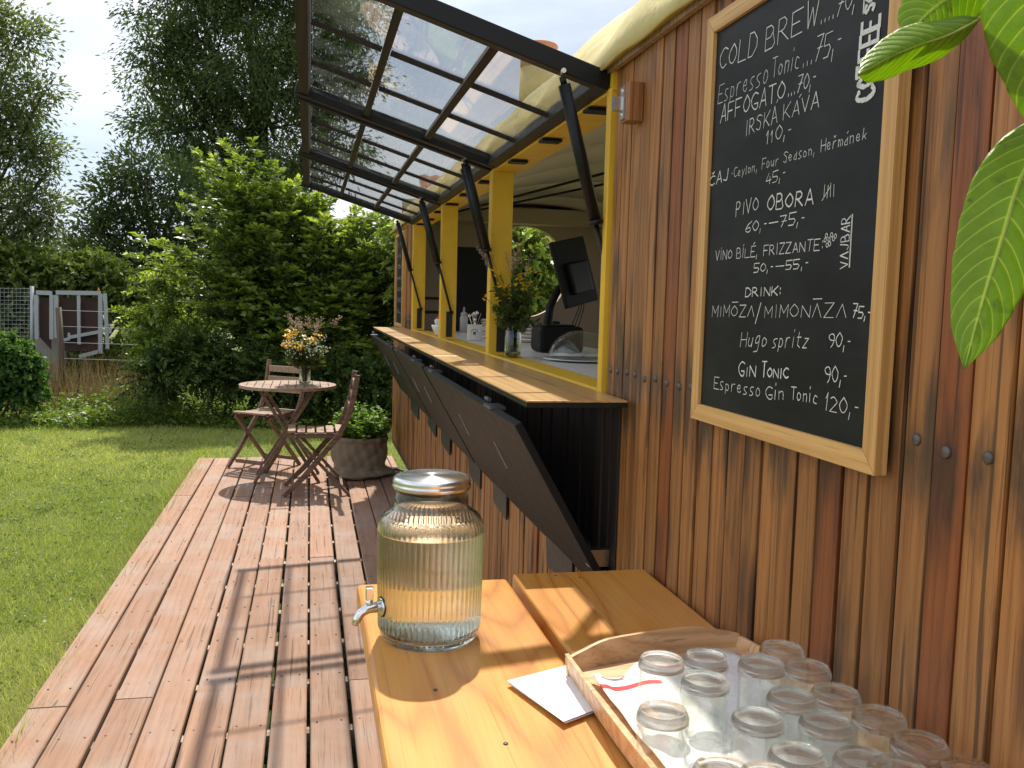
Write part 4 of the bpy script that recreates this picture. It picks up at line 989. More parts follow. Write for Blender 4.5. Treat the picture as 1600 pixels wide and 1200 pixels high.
def chair(loc, rz, label):
    t = thing('folding_chair', label, 'chair', (0, 0, 0), 'folding chairs at the round table')
    for s_ in (1, -1):
        y = .195*s_; sp_ = [(.235, 0), (.10, .14), (-.03, .30), (-.13, .42), (-.19, .53), (-.235, .68), (-.265, .86)]
        m = MB()
        wd = .038
        vs = []
        for k, (x, z) in enumerate(sp_):
            a_ = _v(*sp_[max(0, k-1)]); b_ = _v(*sp_[min(len(sp_)-1, k+1)]); d = nrm(b_-a_); nn_ = _v(d[1], -d[0])
            for q in (1, -1):
                for yy in (y-.011, y+.011): vs.append((x+nn_[0]*q*wd/2, yy, z+nn_[1]*q*wd/2 if k else max(0, z+nn_[1]*q*wd/2)))
        fs = []
        for k in range(len(sp_)-1):
            o_ = k*4; fs += [(o_, o_+1, o_+5, o_+4), (o_+3, o_+2, o_+6, o_+7), (o_+1, o_+3, o_+7, o_+5), (o_+2, o_, o_+4, o_+6)]
        fs += [(0, 2, 3, 1), (len(vs)-4, len(vs)-3, len(vs)-1, len(vs)-2)]
        m.add(vs, fs); m.build('back_leg', 'furniture_wood', t, bevel=.003)
        yi = (.195-.026)*s_
        MB().bar((-.215, yi, .004), (.165, yi, .42), .020, .036, (0, 1, 0)).build('front_leg', 'furniture_wood', t, bevel=.003)
        MB().bar((-.17, yi-.024*s_, .425), (.20, yi-.024*s_, .425), .02, .032).build('seat_rail', 'furniture_wood', t, bevel=.002)
    for k in range(6):
        x = .185-k*.066; dz = .012*((k-2.5)/2.5)**2-.004
        MB().box((x-.026, -.165, .443+dz), (x+.026, .165, .457+dz)).build('seat_slat', 'furniture_top_wood', t, bevel=.002)
    for z_, x_ in ((.62, -.222), (.70, -.24), (.785, -.254)):
        MB().box((x_-.004, -.183, z_-.026), (x_+.011, .183, z_+.026)).build('back_slat', 'furniture_top_wood', t, bevel=.002)
    for x_, z_ in ((.18, .06), (-.165, .06)): MB().box((x_-.009, -.156, z_-.014), (x_+.009, .156, z_+.014)).build('stretcher', 'furniture_wood', t)
    t.location = loc; t.rotation_euler = (0, 0, rz)
    return t
pa = at(497, 776, 2, 0)
ch = chair((pa[0], pa[1]+.19, 0), PI, 'folding chair seen side on at the right of the round table')
pb_ = at(412, 728, 2, 0)
copy_thing(ch, (pb_[0]+.02, pb_[1]-.02, 0), math.radians(232), 'folding chair behind the round table with its slatted back to the bushes')

# ================================================================ BOUQUETS
def ball(m, c, r_, n=5):
    m.lathe([(0, -r_), (r_*.75, -r_*.6), (r_, 0), (r_*.75, r_*.6), (0, r_)], c, n)
def bouquet(root, c, h, spread, yellow, white, seed, greens, rs=1.0):
    rr = random.Random(seed); st = MB(); yl = MB(); wh = MB(); sd_ = MB(); LQ = []; LD = []
    def tip(sp, hh):
        t = rr.uniform(0, 2*PI); q = sp*math.sqrt(rr.random()); return _v(c[0]+q*math.cos(t), c[1]+q*math.sin(t), c[2]+hh)
    def stem(e, r_=.0012):
        a_ = _v(c[0], c[1], c[2]+.01)+_v(rr.uniform(-.012, .012), rr.uniform(-.012, .012), 0)
        mid = a_+(e-a_)*.5+_v(0, 0, .03); k = (e-a_); mid[:2] = a_[:2]+k[:2]*.25
        st.tube([a_, mid, e], [r_, r_, r_*.7], 4, False); return mid
    for _ in range(yellow):
        e = tip(spread, rr.uniform(.62, .95)*h); stem(e)
        for _k in range(rr.randint(2, 4)):
            cc_ = e+_v(*[rr.uniform(-.012, .012)*rs for _q in range(3)])
            yl = MB()
            for p in range(7):
                t = 2*PI*p/7+rr.random()*.4; d = _v(math.cos(t), math.sin(t), rr.uniform(-.2, .7)); s_ = nrm(np.cross(d, (0, 0, 1)))
                yl.add([cc_, cc_+d*.006*rs+s_*.004*rs, cc_+d*.0135*rs, cc_+d*.006*rs-s_*.004*rs], [(0, 1, 2, 3)])
            ball(yl, cc_, .0035*rs, 6); yl.build('flower', 'yellow_petal', root, fix=False)
    for _ in range(white):
        e = tip(spread*.95, rr.uniform(.5, .85)*h); mid = stem(e, .0009)
        for _k in range(10):
            cc_ = e+_v(rr.uniform(-.022, .022), rr.uniform(-.022, .022), rr.uniform(-.014, .014))*rs; ball(wh, cc_, rr.uniform(.0018, .0034)*rs, 5)
            st.tube([mid+(e-mid)*.75, cc_], .0005, 3, False)
    for _ in range(greens[1]):
        e = tip(spread*1.25, rr.uniform(1.0, 1.25)*h)
        if greens[2] is not None and rr.random() < .6: e = e+_v(*greens[2])*rr.uniform(.3, 1)
        mid = stem(e, .0008); ax = nrm(e-mid)
        sd_ = MB()
        for k in range(34):
            b_ = e-ax*rr.uniform(0, .38)*h*.55; d = nrm(_v(rr.uniform(-1, 1), rr.uniform(-1, 1), rr.uniform(.1, 1.2))); q = b_+d*rr.uniform(.004, .022)*rs
            sd_.tube([b_, q], .0004*rs, 3, False); ball(sd_, q, .0021*rs, 4)
        sd_.build('seed_head', 'dry_seed', root, kind='stuff')
    for _ in range(greens[0]):
        e = tip(spread*.9, rr.uniform(.3, .8)*h); mid = stem(e, .0009)
        for k in range(16):
            b_ = mid+(e-mid)*rr.uniform(.2, 1); LQ.append(b_); LD.append([rr.uniform(-1, 1), rr.uniform(-1, 1), rr.uniform(-.1, 1)])
    st.build('stems', 'leaf_bouquet', root, fix=False); 
    if white: wh.build('white_flowers', 'white_petal', root, kind='stuff')
    quads('leaves', leaf_quads(np.array(LQ), np.array(LD, float), .028*rs, .010*rs), 'leaf_bouquet', root)
vb = at(476, 601, 2, RZ)
vs1 = thing('glass_vase', 'ribbed glass vase of water standing on the round table', 'vase', (vb[0], vb[1], RZ))
def ribv(t, i): return 1+.03*abs(math.sin(7*t))
VP = [(r_*1.22, z_) for r_, z_ in [(0, .001), (.034, .001), (.037, .01), (.036, .04), (.034, .08), (.038, .125), (.044, .150), (.042, .150), (.0362, .125), (.032, .08), (.034, .04), (.0335, .014), (0, .012)]]
MB().lathe(VP, (vb[0], vb[1], RZ), 56, ribv).build('glass_body', 'vase_glass', vs1)
MB().lathe([(0, .0125), (.0405, .0145), (.042, .04), (.0395, .09), (0, .09)], (vb[0], vb[1], RZ), 32).build('water', 'water', vs1)
bq1 = thing('bouquet', 'bunch of yellow and tiny white meadow flowers in the vase on the round table', 'bouquet', (vb[0], vb[1], RZ+.014))
bouquet(bq1, (vb[0], vb[1], RZ+.014), .40, .17, 24, 34, 3, (70, 8, (.12, 0, .03)), 2.0)
v2 = _v(.760, 3.462, 1.189)
vs2 = thing('bottle_vase', 'clear glass milk bottle with water and stems on the yellow window sill', 'vase', (v2[0], v2[1], 1.189))
BP = [(0, .001), (.026, .001), (.030, .006), (.031, .03), (.030, .08), (.024, .115), (.0165, .140), (.0155, .158), (.018, .160), (.018, .168), (.0155, .168), (.0135, .158), (.0145, .140), (.022, .114), (.028, .079), (.029, .03), (.0275, .010), (0, .008)]
BP = [(r_*1.02, z_) for r_, z_ in BP]
MB().lathe(BP, (v2[0], v2[1], 1.189), 40).build('glass_body', 'vase_glass', vs2)
MB().lathe([(0, .0085), (.0275, .0105), (.0294, .03), (.0284, .079), (.022, .112), (0, .112)], (v2[0], v2[1], 1.189), 32).build('water', 'water', vs2)
bq2 = thing('bouquet', 'loose bunch of dark yellow flowers and dry grasses in the bottle on the window sill', 'bouquet', (v2[0], v2[1], 1.20))
bouquet(bq2, (v2[0], v2[1], 1.20), .33, .115, 24, 0, 5, (95, 9, (-.07, 0, .0)), .95)

# ================================================================ BURLAP PLANTER
bp_ = at(563, 748, 2, 0); PX, PY_ = bp_[0], bp_[1]+.16
pl = thing('burlap_planter', 'herb pot wrapped in a crumpled brown burlap sack by the wagon corner', 'planter', (PX, PY_, 0))
prs = [(0.0, .0), (.19, .0), (.235, .010), (.255, .028), (.232, .045), (.198, .062), (.190, .09), (.200, .12), (.208, .16), (.210, .20), (.204, .24), (.200, .27), (.212, .298), (.204, .318), (.188, .305), (.178, .27), (.172, .235)]
zs_ = np.linspace(0, len(prs)-1, 70); prf = [(float(np.interp(q, range(len(prs)), [p[0] for p in prs])), float(np.interp(q, range(len(prs)), [p[1] for p in prs]))) for q in zs_]
def crum(t, i):
    z = prf[i][1]; a_ = 5*t+2.2*math.sin(z*17)+1.3*math.sin(2*t)
    r_ = 1+.045*(abs(math.sin(a_*.5))-.6)+.05*math.sin(2*t+z*9)+.030*(abs(math.sin(4.5*t-z*26))-.6)+.018*math.sin(17*t+z*31)
    if z < .07: r_ += .05*math.sin(3*t+1)+.035*math.sin(8*t+i*.3)
    return r_
MB().lathe(prf, (PX, PY_, 0), 140, crum).build('sack', 'burlap', pl)
MB().lathe([(.15, .10), (.165, .268), (.172, .268), (.172, .262)], (PX, PY_, .0), 28).build('pot', 'black_plastic', pl)
MB().lathe([(0, .235), (.16, .24)], (PX, PY_, 0), 20).build('soil', 'soil', pl)
mint = thing('mint_plant', 'bushy bright green mint plant growing in the sacking pot', 'plant', (PX, PY_, .25))
m = MB(); C_ = []; D_ = []
for k in range(150):
    t = random.uniform(0, 2*PI); q = .255*math.sqrt(random.random()); h_ = random.uniform(.14, .38)*(1-.40*q/.255)
    e = _v(PX+q*math.cos(t), PY_+q*math.sin(t), .25+h_); a_ = _v(PX+q*.5*math.cos(t), PY_+q*.5*math.sin(t), .24)
    m.tube([a_, (a_+e)/2+_v(0, 0, .02), e], .0015, 4, False)
    for j in range(26):
        b_ = a_+(e-a_)*random.uniform(.25, 1); tt = random.uniform(0, 2*PI); C_.append(b_); D_.append((math.cos(tt), math.sin(tt), random.uniform(-.1, .6)))
m.build('stems', 'leaf_mint', mint, fix=False)
quads('leaves', leaf_quads(np.array(C_), np.array(D_), .042, .026), 'leaf_mint', mint)
cd = MB(); pts = [at(608, 738, 2, .008), at(618, 733, 2, .03), at(632, 737, 2, .03), at(645, 748, 2, .01), at(660, 760, 2, .006)]
cd.tube(pts, .006, 8); props(cd.build('cable', 'black_plastic'), 'black cable lying at the deck edge between the sack and the wagon', 'cable')

# ================================================================ THINGS ON THE COUNTER
def on(px, py, z): return at(px, py, 2, z)
SZ = 1.1845
p = on(905, 567, SZ); p = _v(p[0]+.035, p[1]+.09, SZ)
cl = thing('glass_cloche', 'glass cake dome on a plate inside the nearest window', 'cake dome', p)
MB().lathe([(.0, .001), (.08, .002), (.142, .008), (.146, .011), (.08, .006), (0, .005)], p, 40).build('plate', 'white_enamel', cl)
CP = [(.125*math.cos(t), .012+.105*math.sin(t)) for t in np.linspace(0, PI/2, 14)]
MB().lathe(CP+[(r_*.975, .012+(z_-.012)*.975) for r_, z_ in reversed(CP)], p, 48).build('dome', 'thin_glass', cl)
p = on(858, 552, SZ); q = _v(p[0]+.06, p[1]+.10, SZ)
pr_ = thing('receipt_printer', 'black rounded device on the worktop behind the bottle of flowers', 'printer', q)
MB().box((q[0]-.10, q[1]-.09, SZ), (q[0]+.10, q[1]+.09, SZ+.115)).build('casing', 'black_plastic', pr_, bevel=.02)
MB().box((q[0]-.07, q[1]-.07, SZ+.1155), (q[0]+.06, q[1]+.05, SZ+.122)).build('cover', 'black_metal', pr_, bevel=.003)
pm = at(897, 425, 1, q[1]+.10)
mo = thing('till_monitor', 'black touch screen till seen from behind on a curved arm', 'monitor', (pm[0], pm[1], SZ))
dn = nrm(_v(.18, .35, .55)); sdv = nrm(_v(1, -.5, .08)); upv = np.cross(dn, sdv); upv = upv if upv[2] > 0 else -upv
def slab(c, a_, b_, c3, ha, hb, hc):
    vs = [c+a_*ha*i+b_*hb*j+c3*hc*k for k in (-1, 1) for i, j in ((-1, -1), (1, -1), (1, 1), (-1, 1))]
    return vs, [(3, 2, 1, 0), (4, 5, 6, 7), (0, 1, 5, 4), (1, 2, 6, 5), (2, 3, 7, 6), (3, 0, 4, 7)]
sU = nrm(_v(-.28, .05, 1.0)); sA = nrm(_v(.80, .55, .12)); sN = nrm(np.cross(sU, sA)); sA = np.cross(sN, sU)
vs, fs = slab(pm, sA, sU, sN, .115, .150, .011); MB().add(vs, fs).build('screen', 'black_plastic', mo, bevel=.006)
vs, fs = slab(pm-sN*.024*(1 if sN[1] > 0 else -1)-sU*.03, sA, sU, sN, .065, .07, .014); MB().add(vs, fs).build('rear_cover', 'black_metal', mo, bevel=.006)
a_ = at(862, 528, 1, pm[1]-.04); a_[2] = SZ+.0
pts = [a_+_v(0, 0, .004), at(856, 505, 1, pm[1]-.03), at(860, 478, 1, pm[1]-.03), at(872, 452, 1, pm[1]-.02), at(890, 436, 1, pm[1]-.01)]
MB().tube(pts, [.026, .021, .018, .017, .018], 10).build('arm', 'black_plastic', mo)
MB().lathe([(.05, 0), (.05, .008), (.02, .014), (0, .014)], (a_[0], a_[1], SZ), 24).build('foot', 'black_plastic', mo)
m = MB()
for k in range(3): m.tube([pm-sU*.11+_v(.01*k, 0, 0), pm-sU*.14+_v(.012*k-.01, .01, -.03), _v(pm[0]-.03+.02*k, pm[1]+.02, SZ+.03), _v(pm[0]-.01, pm[1]+.03, SZ+.003)], .0022, 5)
m.build('cables', 'black_plastic', mo)
# mug with an emblem, full of spoons
p = on(737, 532, SZ); q = _v(p[0]+.02, p[1]+.03, SZ)
mg = thing('enamel_mug', 'white enamel mug with a round black emblem, holding wooden stirrers and spoons', 'mug', q)
k_ = 1.08
MB().lathe([(0, .001), (.036*k_, .001), (.038*k_, .004), (.038*k_, .078*k_), (.0395*k_, .080*k_), (.0365*k_, .079*k_), (.036*k_, .006), (0, .006)], q, 36).build('cup', 'white_enamel', mg)
m = MB(); hd = nrm(_v(1, -.55, 0))
m.tube([q+hd*.037*k_+_v(0, 0, .066*k_), q+hd*.058*k_+_v(0, 0, .064*k_), q+hd*.066*k_+_v(0, 0, .042*k_), q+hd*.056*k_+_v(0, 0, .020*k_), q+hd*.037*k_+_v(0, 0, .016*k_)], .005, 8); m.build('handle', 'white_enamel', mg)
m = MB(); cd_ = -math.atan2(q[0]-0, q[1]-0)-PI/2
def onmug(a_, z_): t = cd_-a_/(.0385*k_); return _v(q[0]+.0388*k_*math.cos(t), q[1]+.0388*k_*math.sin(t), q[2]+z_)
for k in range(14):
    t0, t1 = PI*k/14, PI*(k+1)/14; m.add([onmug(r_*math.cos(t), .044+r_*math.sin(t)) for t in (t0, t1) for r_ in (.0165, .019)], [(0, 1, 3, 2)])
for x0, x1, z0, z1 in ((-.008, .008, .034, .040), (-.007, .007, .042, .048), (-.006, -.003, .030, .034), (.003, .006, .030, .034)):
    m.add([onmug(x0, z0), onmug(x1, z0), onmug(x1, z1), onmug(x0, z1)], [(0, 1, 2, 3)])
m.build('emblem', 'black_plastic', mg, fix=False)
sp_t = thing('spoons', 'bundle of steel spoons and wooden stirrers standing in the enamel mug', 'spoons', q+_v(0, 0, .007))
for k in range(12):
    t = random.uniform(0, 2*PI); e = q+_v(.035*math.cos(t), .035*math.sin(t), random.uniform(.11, .15)); a_ = q+_v(-.012*math.cos(t), -.012*math.sin(t), .008)
    if k % 2: MB().tube([a_, e], .002, 5).lathe([(0, -.012), (.008, -.004), (.008, .004), (0, .014)], e, 8).build('spoon', 'chrome', sp_t)
    else: MB().bar(a_, e, .006, .0015).build('stirrer', 'joist_wood', sp_t)
# stacks of saucers
ORDN = ['topmost', 'second from top', 'third from top', 'fourth from top', 'fifth from top', 'sixth from top', 'seventh from top', 'eighth from top', 'ninth from top', 'tenth from top', 'eleventh from top', 'lowest']
def stack(px, py, n, r_, lab, top=None):
    p = on(px, py, SZ); p = _v(p[0]+r_*.4, p[1]+r_, SZ)
    for k in range(n):
        t = thing('saucer', ORDN[n-1-k]+' '+lab, 'saucer', p+_v(0, 0, k*.0095), 'stacked saucers on the worktop')
        MB().lathe([(0, 0), (r_*.55, 0), (r_*.6, .002), (r_, .0075), (r_, .009), (r_*.58, .004), (0, .003)], p+_v(0, 0, k*.0095), 24).build('dish', 'white_enamel' if k % 2 else 'beige_wall', t)
stack(763, 530, 12, .055, 'saucer in the stack between the mug and the yellow post')
stack(822, 536, 10, .055, 'saucer in the stack right of the bottle vase')
# faucet, bottles
p = on(731, 515, SZ)
fa = thing('faucet', 'tall chrome gooseneck tap behind the mug', 'faucet', _v(p[0]+.12, p[1]+.3, SZ)); q = _v(p[0]+.12, p[1]+.3, SZ)
MB().tube([q, q+_v(0, 0, .28), q+_v(.012, 0, .315), q+_v(.035, 0, .335), q+_v(.06, 0, .315), q+_v(.066, 0, .26)], .009, 12).lathe([(.02, 0), (.02, .02), (0, .022)], q, 16).build('spout', 'chrome', fa)
for (px, py, r_, h_, mt, nz_, nm, lab) in ((722, 520, .028, .13, 'clear_bottle_grey', 'clear_bottle_grey', 'squeeze_bottle', 'translucent grey squeeze bottle with a nozzle behind the mug'),
                                    (683, 508, .024, .10, 'orange_plastic', 'red_plastic', 'sauce_bottle', 'small orange sauce bottle with a red cap by the far window')):
    p = on(px, py, SZ) if px > 700 else at(px, py, 1, 6.0); q = _v(p[0]+.03, p[1]+.12, SZ); t = thing(nm, lab, 'bottle', q)
    MB().lathe([(0, 0), (r_, 0), (r_, h_*.78), (r_*.8, h_*.86), (r_*.8, h_*.9), (0, h_*.9)], q, 20).build('body', mt, t)
    MB().lathe([(r_*.85, h_*.905), (r_*.85, h_*1.0), (r_*.3, h_*1.06), (r_*.18, h_*1.32), (0, h_*1.32)], q, 16).build('cap', nz_, t)
p = on(682, 524, 1.189); q = _v(p[0]+.03, p[1]+.04, 1.189)
bw = thing('white_bowl', 'small white bowl of napkins on the sill of the middle window', 'bowl', q)
MB().lathe([(0, 0), (.03, 0), (.034, .004), (.055, .05), (.057, .062), (.053, .060), (.05, .048), (.03, .008), (0, .006)], q, 28).build('bowl_body', 'white_enamel', bw)
m = MB()
for k in range(9):
    t = random.uniform(0, 6); m.bar(q+_v(.02*math.cos(t), .02*math.sin(t), .02), q+_v(.035*math.cos(t), .035*math.sin(t), random.uniform(.075, .10)), .035, .001)
m.build('napkins', 'cloth_white', bw, fix=False)
p = on(815, 548, SZ)
for px, py, w_, h_, lab in ((838, 500, .07, .10, 'black box standing behind the bottle vase, below the bush seen in the round window'),):
    p = on(px, 530 if w_ < .1 else 505, SZ); q = _v(p[0]+.2, p[1]+.4, SZ)
    t = thing('coffee_machine' if h_ > .2 else 'black_canister', lab, 'coffee machine' if h_ > .2 else 'canister', q)
    MB().box((q[0]-w_/2, q[1]-.06, SZ), (q[0]+w_/2, q[1]+.06, SZ+h_)).build('housing', 'black_plastic', t, bevel=.006)
    MB().box((q[0]-w_*.35, q[1]-.065, SZ+h_*.55), (q[0]+w_*.35, q[1]-.0605, SZ+h_*.9)).build('front_plate', 'black_metal', t)

# ================================================================ NEAR LEAVES (branch hanging in from the right)
br = thing('walnut_branch', 'leafy twig with large bright green leaves hanging into the top right corner', 'branch', at(1700, -60, 1, .60))
def big_leaf(mid_px, half, dep, n=26, name='leaf', cup=.25, curl=0.0):
    """mid_px: midrib as photo pixels, dep: y distance at start/end, half: greatest half width (m)"""
    K = [at(x, y, 1, dep[0]+(dep[1]-dep[0])*k/(len(mid_px)-1)) for k, (x, y) in enumerate(mid_px)]
    def cr_(t):
        s_ = t*(len(K)-1); i = min(int(s_), len(K)-2); f_ = s_-i
        p0, p1, p2, p3 = K[max(i-1, 0)], K[i], K[i+1], K[min(i+2, len(K)-1)]
        return .5*((2*p1)+(-p0+p2)*f_+(2*p0-5*p1+4*p2-p3)*f_*f_+(-p0+3*p1-3*p2+p3)*f_**3)
    m_ = 12; vs = []; uv = []; view = nrm(K[len(K)//2]-CAM)
    for i in range(n+1):
        t = i/n; c = cr_(t); d = nrm(cr_(min(1, t+.02))-cr_(max(0, t-.02))); s_ = nrm(np.cross(d, view)); nn_ = np.cross(s_, d)
        w_ = half*(math.sin(PI*min(1, t**.85))**.62)*(1-.25*t)*(1+.012*math.sin(t*83)+.010*math.sin(t*41+1)) if 0 < t < 1 else .0004
        if t > .86: w_ *= max(.05, (1-t)/.14)**.7
        for j in range(-m_, m_+1):
            a_ = j/m_
            vs.append(c+s_*a_*w_+nn_*(abs(a_)**1.5*w_*cup+curl*a_*w_+.0012*math.sin(t*60-abs(a_)*9)*abs(a_)*(1-abs(a_)))); uv.append((t, a_))
    k_ = 2*m_+1; fs = [(i*k_+j, i*k_+j+1, (i+1)*k_+j+1, (i+1)*k_+j) for i in range(n) for j in range(2*m_)]
    mb = MB().add(vs, fs, True); o = mb.build(name, 'near_leaf', br, fix=False)
    ul = o.data.uv_layers.new(name='UVMap')
    for lp in o.data.loops: ul.data[lp.index].uv = uv[lp.vertex_index]
    sd = o.modifiers.new('thick', 'SOLIDIFY'); sd.thickness = .0004
    MB().tube([cr_(t)-view*-.0006 for t in np.linspace(0, .97, 18)], list(np.linspace(.0011, .0003, 18)), 6).build('midrib', 'near_leaf_rib', o)
b = NB('near_leaf_rib'); b.done(b.bsdf(Base_Color=(.42, .50, .12, 1), Roughness=.5))
big_leaf([(1650, 190), (1598, 270), (1566, 370), (1535, 470), (1506, 578)], .0285, (.50, .47), cup=.22, curl=.15)
big_leaf([(1660, -200), (1640, -90), (1632, 20), (1640, 120), (1650, 230)], .036, (.46, .46), cup=.25)
big_leaf([(1560, -60), (1500, -15), (1470, 5), (1440, 30), (1418, 62)], .024, (.52, .50), cup=.2)
big_leaf([(1530, 30), (1480, 55), (1430, 72), (1385, 92), (1340, 118)], .0135, (.50, .46), cup=1.1, curl=.3)
tw_ = [at(1720, -260, 1, .46), at(1680, -120, 1, .50), at(1655, 60, 1, .505), at(1650, 190, 1, .50)]
MB().tube(tw_, [.003, .0026, .0022, .0016], 8).build('twig', 'bark', br)
for e0, e1 in (((1560, -60), .52), ((1530, 30), .50), ((1660, -200), .46)):
    MB().tube([tw_[1], at(e0[0], e0[1], 1, e1)], .0014, 6).build('stalk', 'near_leaf_rib', br)

# ================================================================ VEGETATION
def clumps_px(spec, dist, seed=0):
    """spec: (px, py, radius px [, distance offset]) -> world spheres at real distances"""
    r_ = []
    for s in spec:
        d_ = dist+(s[3] if len(s) > 3 else 0); p = at(s[0], s[1], 1, d_); r_.append((p, s[2]*d_/FPX))
    return r_
def foliage(name, spheres, per_m2, L_, W_, mat, parent, sub=.28, fill=.35, flat=.75, seed=1, droop=0.0, tone=0.35, kind=None):
    g = np.random.default_rng(seed); Cs = []; Ds = []; Rn = []
    for c, R_ in spheres:
        ns = max(4, int((R_/sub)**2*5.0))
        dirs = unit(g.normal(size=(ns, 3))); rad = R_*(1-fill*g.random(ns)**1.5)*g.uniform(.85, 1.08, ns)
        sc = c+dirs*rad[:, None]*np.array([1, 1, .92])
        nl = max(6, int(per_m2*sub*sub*4))
        for q in range(ns):
            tone_q = g.uniform(-tone, tone)
            P = g.normal(size=(nl, 3))*sub*np.array([.55, .55, .55*flat])
            Cs.append(sc[q]+P); Dd = P*.8/sub+dirs[q]*.7+g.normal(size=(nl, 3))*.5; Dd[:, 2] -= droop; Ds.append(Dd)
            Rn.append(np.clip(.45+tone_q+g.normal(0, .18, nl), 0, 1))
    C = np.concatenate(Cs); D = np.concatenate(Ds); Rr = np.concatenate(Rn)
    return quads(name, leaf_quads(C, D, L_, W_), mat, parent, Rr, kind=kind)
def limbs(parent, base, spheres, r0, seed=3, mat='bark', name='trunk', lean=None):
    rr = random.Random(seed); m = MB(); cen = sum((s[0]*s[1] for s in spheres), _v(0, 0, 0))/sum(s[1] for s in spheres)
    base = _v(*base); tt = cen.copy(); mid = base+(tt-base)*.5+_v(rr.uniform(-.3, .3), 0, 0)
    m.tube([base, base+(mid-base)*.5, mid, tt], [r0, r0*.8, r0*.62, r0*.3], 10)
    m.build(name, mat, parent)
    for c, R_ in spheres:
        s0 = base+(mid-base)*rr.uniform(.6, 1.0) if rr.random() < .5 else mid+(tt-mid)*rr.uniform(0, .8)
        m2 = MB(); k = s0+(c-s0)*.5+_v(rr.uniform(-.2, .2), rr.uniform(-.2, .2), rr.uniform(0, .3))*R_
        m2.tube([s0, k, c], [r0*.32, r0*.2, r0*.08], 7)
        for _ in range(5):
            e = c+_v(rr.uniform(-1, 1), rr.uniform(-1, 1), rr.uniform(-.6, 1))*R_*.8; j = k+(c-k)*rr.uniform(.2, 1); m2.tube([j, (j+e)/2+_v(0, 0, .06), e], [r0*.10, r0*.06, r0*.03], 5, False)
        m2.build('limb', mat, parent)

# big ash behind
sp = clumps_px([(300, 20, 85), (385, 10, 90, .5), (470, 30, 90), (545, 20, 60, 1), (255, 75, 50), (300, 120, 75), (400, 110, 90, -.6), (500, 130, 75), (225, 130, 32, .4), (330, 200, 85), (430, 220, 85, -.4), (520, 220, 60), (260, 210, 55), (350, 290, 70), (450, 310, 70), (380, -90, 110), (500, -110, 110), (560, 120, 40), (290, -60, 70)], 21)
tr_ = thing('ash_tree', 'tall dark ash tree rising behind the bush and the glass awnings', 'tree', (sp[9][0][0]+2, 21, GZ))
limbs(tr_, (at(430, 560, 1, 21)[0], 21, GZ), sp, .34, 4)
foliage('crown', sp, 190, .115, .038, 'leaf_dark_tree', tr_, sub=.36, seed=4, droop=.5, fill=.6)
sp = clumps_px([(220, 270, 50), (280, 300, 60), (180, 320, 50), (140, 350, 42), (230, 370, 65), (300, 390, 60), (170, 400, 50), (125, 410, 35), (350, 370, 60), (250, 440, 60), (180, 450, 45), (320, 460, 60), (400, 420, 60)], 17)
tr_ = thing('broad_tree', 'low wide dark tree in front of the tall ash, left of the bush', 'tree', (at(240, 560, 1, 17)[0], 17, GZ))
limbs(tr_, (at(240, 560, 1, 17)[0], 17, GZ), sp, .22, 6)
foliage('crown', sp, 210, .10, .042, 'leaf_dark_tree', tr_, sub=.30, seed=5, fill=.6)
# left edge tree
sp = clumps_px([(-30, 20, 75), (25, 60, 45), (-10, 140, 70), (40, 160, 42), (70, 140, 18), (10, 240, 60), (60, 230, 35), (-20, 330, 70), (45, 320, 48), (75, 345, 25), (10, 390, 45), (-110, 80, 90), (-120, 220, 100), (-100, -40, 80), (80, 265, 18)], 15)
tr_ = thing('edge_tree', 'grey green tree cut by the left edge of the photo', 'tree', (at(-90, 560, 1, 15)[0], 15, GZ))
limbs(tr_, (at(-90, 560, 1, 15)[0], 15, GZ), sp, .12, 8)
foliage('crown', sp, 300, .085, .034, 'leaf_grey_tree', tr_, sub=.22, seed=7, fill=.75)
# distant trees
for k, (sx, lab) in enumerate(((20, 'dark treeline clump far beyond the gate at the left horizon'), (-60, 'rounded far tree left of the photo edge behind the hedge'), (110, 'far low tree beside the left foot of the broad tree'))):
    sp = clumps_px([(sx, 415, 30), (sx+35, 405, 28), (sx-30, 420, 26), (sx+10, 395, 22)], 34+k*2)
    t = thing('far_tree', lab, 'tree', (sp[0][0][0], sp[0][0][1], GZ), 'far trees at the left horizon'); limbs(t, (sp[0][0][0], sp[0][0][1], GZ), sp, .2, k)
    foliage('crown', sp, 24, .26, .14, 'leaf_dark_tree', t, sub=.5, seed=20+k)
# ground cover far off so the horizon reads as country
g_ = [(_v(x, 44+3*math.sin(x), .3), 1.6+.5*math.sin(x*1.7)) for x in np.arange(-46, 30, 2.3)]
foliage('far_wood', g_, 10, .34, .2, 'leaf_dark_tree', None, sub=.6, seed=31, kind='stuff')

